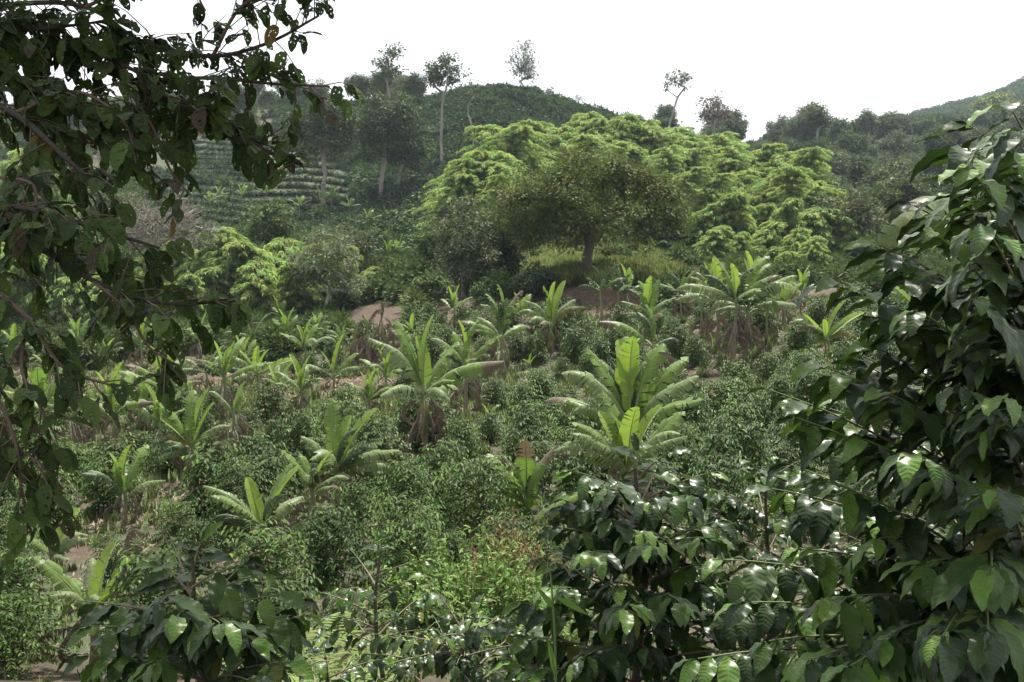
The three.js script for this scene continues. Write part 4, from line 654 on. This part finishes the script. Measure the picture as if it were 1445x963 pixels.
function finishLeaves(t, leaves, sets, mat) {
  const o = t.position, inFrame = (l) => { const q = pix(l.p); return q[2] > .2 && q[0] > -30 && q[0] < PW + 30 && q[1] > -30 && q[1] < PH + 30; };
  leaves.sort((a, b) => b.L / len(b.p) * (inFrame(b) ? 1 : .01) - a.L / len(a.p) * (inFrame(a) ? 1 : .01));
  const rest = new Geo(); let more = 0;
  leaves.forEach((l, i) => { const m = l.m; m.setPosition(l.p[0] - o.x, l.p[1] - o.y, l.p[2] - o.z); const g = sets[l.c][l.k]; if (i < 300) { const q = part('leaf', g, mat, t); m.decompose(q.position, q.quaternion, q.scale); } else { rest.addGeo(g, m); more++; } });
  if (more) part('foliage', rest.build(), mat, t).userData.kind = 'stuff';
}
function nearCoffee(o) {
  const r = rng(o.seed), t = thing('coffee_tree', o.base, o.label, 'coffee tree', 'coffee trees on the near bank'), leaves = [], wood = new Geo(), b = o.base, top = o.top;
  const at = (s) => [mix(b[0], top[0], s) + .03 * Math.sin(s * 7 + o.seed), mix(b[1] - .15, top[1], s), mix(b[2], top[2], s) + .03 * Math.cos(s * 6)];
  const trunk = new Geo(); trunk.tube([0, .2, .4, .6, .8, 1].map((s) => sub(at(s), b)), (s) => .022 * (1 - .7 * s) * (o.thick ?? 1), 7, [.16, .135, .105]); part('trunk', trunk.build(), M.bark, t);
  const ends = (o.tips ?? []).map(([u, v, d]) => P(u, v, d));
  for (let k = 0; k < o.n; k++) { const s = .15 + .82 * (k + .5) / o.n, a = k * 2.4 + r(), L = o.L * (.35 + .75 * Math.sin(Math.min(1, (1.12 - s) * 1.2) * 1.57)) * (.75 + .4 * r()), c = at(s); ends.push([c[0] + Math.cos(a) * L, c[1] - .05 * L + .1 * r(), c[2] + Math.sin(a) * L]); }
  ends.push(mad(top, [0, 1, 0], .06));
  for (const e of ends) {
    const s = clamp((e[1] - b[1]) / (top[1] - b[1]) - .06 - .1 * len([e[0] - top[0], 0, e[2] - top[2]]), .12, .97), c = at(s), D = sub(e, c), L = len(D), mid = mad(mul(add(c, e), .5), [0, 1, 0], .09 * L), pts = [];
    for (let k = 0; k <= 10; k++) { const q = k / 10; pts.push(add(add(mul(c, (1 - q) * (1 - q)), mul(mid, 2 * q * (1 - q))), mul(e, q * q))); }
    wood.tube(pts.map((p) => sub(p, b)), (q) => .0058 * (1 - .7 * q), 5, (q) => mix3([.2, .155, .11], [.12, .16, .05], sstep(.5, 1, q)));
    const sp = o.space ?? .062, m = Math.max(3, Math.floor(L / sp));
    for (let k = 1; k <= m; k++) {
      const q = k / m, f = q * 10, i = Math.min(9, Math.floor(f)), p = mix3(pts[i], pts[i + 1], f - i), v = nor(sub(pts[i + 1], pts[i])); if (q < .16 && r() < .7) continue;
      for (const sd of [-1, 1]) {
        if (r() < .1) continue;
        const side = nor(cross(v, [0, 1, 0])), dir = nor(add(add(mul(side, sd * (q > .95 ? .5 : 1)), mul(v, .45 + .5 * r() + (q > .95 ? .8 : 0))), add([0, -.15 - .55 * r(), 0], mul(ball(r), .3))));
        const Lf = (o.leaf ?? .135) * (.6 + .55 * r()) * (q > .92 ? .75 : 1), ci = q > .9 && r() < .5 ? (r() < .6 ? 3 : 2) : pick(CC, r);
        const up = nor(add(add([0, 1, 0], mul(side, sd * .35)), mul(ball(r), .35)));
        leaves.push({ p: mad(p, dir, .008), m: leafMatrix(p, dir, up, Lf), L: Lf, c: ci, k: Math.floor(r() * 3) });
      }
    }
    if (o.fruit) for (let k = 0; k < 2; k++) { const i = 3 + Math.floor(r() * 6); o.berries?.push(pts[i]); }
  }
  part('branch', wood.build(), M.twig, t);
  finishLeaves(t, leaves, NEAR.coffee, M.nearCoffee);
  return t;
}
nearCoffee({ seed: 1, base: on(1500, 2.5), top: P(1492, 165, 2.45), thick: 1.3, n: 60, L: .52, leaf: .148, space: .055, label: 'tall glossy coffee tree with large shining leaves filling the edge of the view',
  tips: [[1335, 195, 2.3], [1425, 150, 2.1], [1290, 290, 2.4], [1370, 240, 1.95], [1180, 395, 2.2], [1240, 345, 2.45], [1320, 330, 2.0], [1085, 550, 2.5], [1125, 590, 2.3], [1190, 490, 2.6], [1255, 555, 2.2], [1290, 640, 1.9], [1360, 545, 1.95], [1170, 520, 2.4], [1170, 680, 2.3], [1380, 420, 1.85], [1410, 690, 1.75], [1240, 450, 2.3], [1300, 440, 2.1], [1390, 320, 1.9], [1420, 560, 1.8], [1220, 620, 2.2], [1425, 200, 2.0], [1440, 260, 2.2], [1350, 280, 2.3], [1400, 380, 2.2], [1330, 400, 2.3], [1270, 380, 2.4], [1430, 470, 2.0], [1340, 490, 2.2], [1230, 520, 2.5]] });
nearCoffee({ seed: 2, base: on(1420, 2.9), top: P(1400, 520, 2.9), thick: 1.1, n: 50, L: .8, leaf: .145, space: .056, label: 'lower glossy coffee tree with long drooping branches under the tall one',
  tips: [[1090, 690, 2.8], [1020, 790, 2.5], [1085, 905, 2.2], [1160, 850, 2.1], [1240, 760, 2.2], [1330, 900, 1.8], [985, 930, 2.1], [1250, 900, 2.0], [1395, 890, 1.8], [1130, 775, 2.5], [1200, 940, 1.9], [1310, 800, 2.0], [1150, 930, 2.0], [1060, 850, 2.4], [1400, 800, 1.8]] });
nearCoffee({ seed: 3, base: on(905, 3.9), top: P(900, 660, 3.9), thick: 1.1, n: 80, L: .52, leaf: .15, space: .055, label: 'dark dense coffee tree in front of the great banana plant',
  tips: [[792, 705, 3.9], [810, 665, 3.8], [940, 640, 3.9], [1000, 668, 3.8], [795, 745, 3.7], [738, 850, 3.9], [745, 900, 3.6], [790, 800, 3.8], [860, 690, 3.5], [1010, 760, 3.4], [830, 780, 3.4], [920, 770, 3.3], [780, 830, 3.5], [880, 860, 3.2], [960, 850, 3.2], [820, 930, 3.2]] });
nearCoffee({ seed: 4, base: on(1090, 4.8), top: P(1085, 668, 4.8), n: 54, L: .62, leaf: .135, space: .055, label: 'coffee tree with sunlit yellow-green shoots behind the dark one', tips: [[1005, 690, 4.7], [1060, 655, 4.7], [1130, 650, 4.8], [1180, 680, 4.8], [980, 720, 4.6]] });
nearCoffee({ seed: 5, base: on(285, 3.3), top: P(282, 790, 3.3), n: 48, L: .55, leaf: .16, space: .055, label: 'dark coffee tree with broad hanging leaves below the crossing bananas',
  tips: [[188, 925, 3.2], [205, 880, 3.1], [230, 800, 3.3], [330, 800, 3.2], [390, 840, 3.2], [425, 870, 3.3], [250, 870, 2.9], [310, 880, 2.9], [360, 900, 3.0], [410, 935, 3.1], [220, 935, 2.9]] });
nearCoffee({ seed: 6, base: on(530, 5.4), top: P(535, 778, 5.4), n: 22, L: .5, leaf: .115, space: .075, label: 'open spindly young coffee tree with a bare dark stem', tips: [[480, 830, 5.3], [590, 815, 5.4], [470, 870, 5.2], [610, 860, 5.3]] });
nearCoffee({ seed: 7, base: on(655, 5.0), top: P(650, 890, 5.0), n: 46, L: .7, leaf: .125, label: 'leafy green coffee tree between the spindly one and the dark one', tips: [[600, 815, 5.0], [690, 830, 4.8], [620, 900, 4.7], [700, 890, 4.6], [730, 870, 4.8], [580, 930, 4.7]] });
nearCoffee({ seed: 8, base: on(450, 4.6), top: P(455, 925, 4.6), n: 20, L: .5, leaf: .115, label: 'low coffee tree at the foot of the spindly one', tips: [] });
nearCoffee({ seed: 9, base: on(1290, 4.2), top: P(1290, 560, 4.2), n: 40, L: .85, leaf: .13, label: 'shaded coffee tree behind the glossy ones', tips: [] });
// bright weed shrub and reddish shrub under the short-stemmed banana
function smallShrub(name, label, b, h, w, n, leafL, cols, seed) {
  const r = rng(seed), g = new Geo(), st = new Geo(), t = thing(name, b, label, 'shrub');
  for (let k = 0; k < n; k++) {
    const a = r() * 6.28, e = Math.sqrt(r()), hh = h * (1 - .55 * e * e) * (.7 + .35 * r()), tip = [Math.cos(a) * e * w, hh, Math.sin(a) * e * w], mid = [tip[0] * .6, hh * .5, tip[2] * .6];
    st.tube([[0, -.05, 0], mid, tip], [.008, .005, .002], 3, [.12, .12, .05]);
    for (let j = 0; j < 16; j++) { const q = .35 + .65 * j / 15, p = mix3(mid, tip, clamp(q * 1.6 - .6, 0, 1)), d2 = nor(add(ball(r), [0, .2, 0])); g.leaf(p, d2, nor(add([0, 1, 0], mul(ball(r), .5))), leafL * (.6 + .8 * r()), leafL * .36, vary(cols[Math.floor(r() * cols.length)], r, .25), .2); }
  }
  part('stem', st.build(), M.twig, t); part('foliage', g.build(), M.leaf, t).userData.kind = 'stuff';
}
smallShrub('weed_shrub', 'bright yellow-green weedy shrub in front of the short-stemmed banana', on(660, 9.2), 1.3, 1.1, 170, .085, [[.13, .22, .045], [.11, .19, .04], [.15, .23, .06]], 31);
smallShrub('red_shrub', 'reddish flowering shrub at the foot of the short-stemmed banana', on(722, 10.2), 1.5, .6, 140, .05, [[.24, .13, .06], [.28, .09, .06], [.15, .17, .05], [.2, .15, .06]], 32);
smallShrub('weed_shrub', 'soft bright weeds beside the reddish shrub', on(755, 8.8), 1.15, .7, 90, .08, [[.12, .21, .045], [.1, .17, .04]], 33);
// ferns
function fern(b, label, seed, L) {
  const r = rng(seed), t = thing('fern', b, label, 'fern', 'ferns on the near bank');
  for (let f = 0; f < 9; f++) {
    const g = new Geo(), a = f * .7 + r(), n = 22; let p = [0, 0, 0], v = nor([Math.cos(a) * .8, 1, Math.sin(a) * .8]); const pts = [p];
    for (let k = 0; k < n; k++) { p = mad(p, v, L / n); v = nor(add(v, [0, -.06, 0])); pts.push(p); const s = nor(cross(v, [0, 1, 0])), w = L * .26 * Math.sin((k + 2) / (n + 2) * 3.1); for (const sd of [-1, 1]) g.leaf(p, nor(add(mul(s, sd), mul(v, .4))), [0, 1, 0], w, .022, vary([.17, .24, .07], r, .15), .2, 0); }
    g.tube(pts.filter((_, k) => k % 4 === 0), (q) => .004 * (1 - q * .8), 3, [.12, .13, .05]); part('frond', g.build(), M.bamboo, t);
  }
}
fern(on(450, 6.6).map((x, i) => i === 1 ? x + .05 : x), 'pale yellow-green fern below the spindly coffee tree', 41, .95);
fern(on(410, 7.2), 'pale fern beside the dark broad-leaved coffee tree', 42, .8);
fern(on(495, 7.4), 'pale fern near the bare dark coffee stem', 43, .7);
// tall grass stalk bent over at the top
{
  const b = on(790, 2.9), t = thing('grass_stalk', b, 'tall green grass stalk with a drooping seed head before the dark coffee tree', 'grass stalk'), g = new Geo(), h = new Geo(), bl = new Geo(), pts = [sub(P(785, 1010, 2.9), b), sub(P(783, 900, 2.9), b), sub(P(778, 820, 2.9), b), sub(P(775, 800, 2.9), b)];
  pts.unshift([0, -.05, 0]); g.tube(pts, [.005, .0045, .004, .003, .002], 5, [.1, .16, .05]); part('stem', g.build(), M.twig, t);
  const r = rng(51), top = pts[4]; for (let k = 0; k < 9; k++) { const a = r() * 6.28; h.tube([top, add(top, [Math.cos(a) * .05, .03, Math.sin(a) * .03]), add(top, [Math.cos(a) * .12, -.03 + .04 * r(), Math.sin(a) * .06])], [.0016, .0012, .0008], 3, [.2, .17, .1]); } part('seed_head', h.build(), M.twig, t);
  for (const [u, v, e, f] of [[780, 840, 832, 868], [784, 960, 776, 905], [782, 860, 760, 830]]) { bl.tube; const g2 = new Geo(), A = sub(P(u, v, 2.9), b), C = sub(P(e, f, 2.85), b); g2.leaf(A, nor(sub(C, A)), [.3, .4, 1], len(sub(C, A)), .02, [.12, .22, .04], .1, .2); part('blade', g2.build(), M.bamboo, t); }
}

// ---------------------------------------------------------------- the tree that hangs over the view
{
  const r = rng(71), base = on(-420, 3.6), t = thing('overhanging_tree', base, 'overhanging tree with dark insect-bitten leaves and reddish twigs', 'tree'), leaves = [], limb = new Geo(), twig = new Geo(), off = (p) => sub(p, base);
  const top = P(-420, -150, 3.6), trunk = new Geo(); trunk.tube([[0, -.2, 0], [.05, 1, 0], [-.03, 2, .05], off(top), add(off(top), [.3, 1.2, .2])], [.16, .13, .12, .1, .06], 9, [.13, .11, .09]); part('trunk', trunk.build(), M.bark, t);
  const spray = (pts, rad, dens, leafL) => {
    const W_ = pts.map((q) => P(...q)), curve = new THREE.CatmullRomCurve3(W_.map((p) => new THREE.Vector3(...p))), n = 18, line = curve.getPoints(n).map((p) => p.toArray());
    (rad > .007 ? limb : twig).tube(line.map(off), (q) => rad * (1 - .8 * q) + .0015, 5, (q) => rad > .007 ? [.085, .07, .055] : [.1, .06, .045]);
    const L = curve.getLength(), m = Math.floor(L * dens);
    for (let k = 0; k < m; k++) {
      const q = .12 + .88 * (k + r()) / m, p = curve.getPointAt(Math.min(1, q)).toArray(), v = curve.getTangentAt(Math.min(1, q)).toArray(), out = nor(ball(r)), tl = .05 + .2 * r() * (1 - .5 * q);
      const e = add(p, mul(nor(add(add(out, mul(v, .9)), [0, -.25, 0])), tl)); twig.tube([off(p), off(add(mul(add(p, e), .5), [0, .01, 0])), off(e)], [.0022, .0018, .0012], 3, [.1, .068, .045]);
      const nl = 3 + Math.floor(r() * 3);
      for (let j = 0; j < nl; j++) {
        const s = j / nl, lp = mix3(p, e, .35 + .65 * s), dir = nor(add(add(sub(e, p).map((x) => x / tl * .6), mul(ball(r), .9)), [0, -.55, 0])), Lf = leafL * (.55 + .75 * r());
        leaves.push({ p: lp, m: leafMatrix(lp, dir, nor(add([0, .9, .25], mul(ball(r), .7))), Lf), L: Lf, c: pick(TC, r), k: Math.floor(r() * 4) });
      }
    }
  };
  // limbs and twigs: [column, row, depth] along each
  spray([[-420, -60, 3.6], [-150, 30, 3.2], [60, 70, 2.9], [200, 120, 2.8], [320, 190, 2.7], [425, 232, 2.6]], 0.0193, 37, 0.059);
  spray([[60, 70, 2.9], [180, 60, 2.9], [300, 80, 2.8], [380, 60, 2.75], [450, 22, 2.7]], 0.0088, 32, 0.056);
  spray([[200, 120, 2.8], [290, 110, 2.8], [380, 118, 2.75], [465, 122, 2.7]], 0.0060, 32, 0.051);
  spray([[-150, 30, 3.2], [-20, 10, 2.9], [120, 10, 2.8], [200, 60, 2.8]], 0.0110, 33, 0.062);
  spray([[120, 10, 2.8], [190, -20, 2.8], [260, -30, 2.8], [290, 15, 2.8]], 0.0044, 18, 0.045);
  spray([[300, 80, 2.8], [340, 10, 2.8], [400, -20, 2.8], [440, 0, 2.8]], 0.0050, 32, 0.051);
  spray([[200, 120, 2.8], [215, 60, 2.8], [205, 40, 2.8]], 0.0028, 18, 0.039);
  spray([[170, 110, 2.8], [215, 180, 2.7], [240, 240, 2.7], [268, 275, 2.65]], 0.0044, 20, 0.048);
  spray([[320, 190, 2.7], [360, 200, 2.7], [400, 180, 2.7]], 0.0039, 32, 0.045);
  spray([[-420, 120, 3.5], [-120, 120, 2.8], [20, 160, 2.5], [100, 230, 2.4], [150, 270, 2.4]], 0.0121, 34, 0.059);
  spray([[20, 160, 2.5], [110, 130, 2.6], [180, 180, 2.6], [195, 245, 2.6]], 0.0055, 33, 0.054);
  spray([[-300, 240, 3.2], [-60, 280, 2.5], [60, 300, 2.3], [160, 330, 2.25], [225, 350, 2.25]], 0.0088, 32, 0.062);
  spray([[-60, 280, 2.5], [40, 340, 2.3], [130, 395, 2.25], [230, 428, 2.2], [330, 425, 2.2]], 0.0072, 26, 0.062);
  spray([[130, 395, 2.25], [180, 440, 2.2], [210, 490, 2.2], [240, 510, 2.2]], 0.0033, 26, 0.056);
  spray([[-200, 380, 2.8], [-30, 400, 2.3], [40, 450, 2.2], [90, 520, 2.15], [160, 545, 2.15]], 0.0060, 26, 0.059);
  spray([[40, 450, 2.2], [30, 520, 2.15], [60, 580, 2.1], [80, 620, 2.1]], 0.0039, 26, 0.056);
  spray([[-120, 480, 2.5], [-20, 540, 2.2], [20, 620, 2.1], [30, 690, 2.1], [45, 760, 2.1]], 0.0044, 20, 0.056);
  spray([[-100, 560, 2.4], [-10, 620, 2.2], [50, 650, 2.1], [90, 690, 2.1]], 0.0033, 24, 0.056);
  spray([[0, 250, 2.6], [50, 270, 2.4], [30, 370, 2.3]], 0.0039, 27, 0.059);
  spray([[-200, -40, 3.0], [-40, 40, 2.8], [60, 40, 2.7], [150, 30, 2.7]], .009, 48, .075);
  spray([[-200, 60, 3.0], [-60, 110, 2.7], [40, 120, 2.6], [120, 170, 2.6], [170, 200, 2.6]], .009, 48, .075);
  spray([[100, 60, 2.8], [190, 100, 2.75], [260, 150, 2.7], [330, 150, 2.7]], .006, 45, .07);
  // the canopy goes on above the picture
  for (let k = 0; k < 18; k++) { const u = 350 + (k * 137 % 1300), d = 3.6 + 3.6 * r(); spray([[-420, -150, 3.6], [mix(-420, u, .5), -380 - 200 * r(), d * .8], [u - 60, -230 - 220 * r(), d], [u + 60, -200 - 200 * r(), d + .5]], .009, 20, .15); }
  for (let k = 0; k < 24; k++) { const u = -500 + k * 80, d = 2.0 + 2.4 * r(); spray([[-420, -150, 3.6], [mix(-420, u, .5), -420 - 300 * r(), d], [u, -330 - 330 * r(), d + .4]], .014, 26, .13); }
  part('limb', limb.build(), M.bark, t); part('twig', twig.build(), M.twig, t);
  finishLeaves(t, leaves, NEAR.tree, M.nearTree);
}
renderer.render(scene, camera);
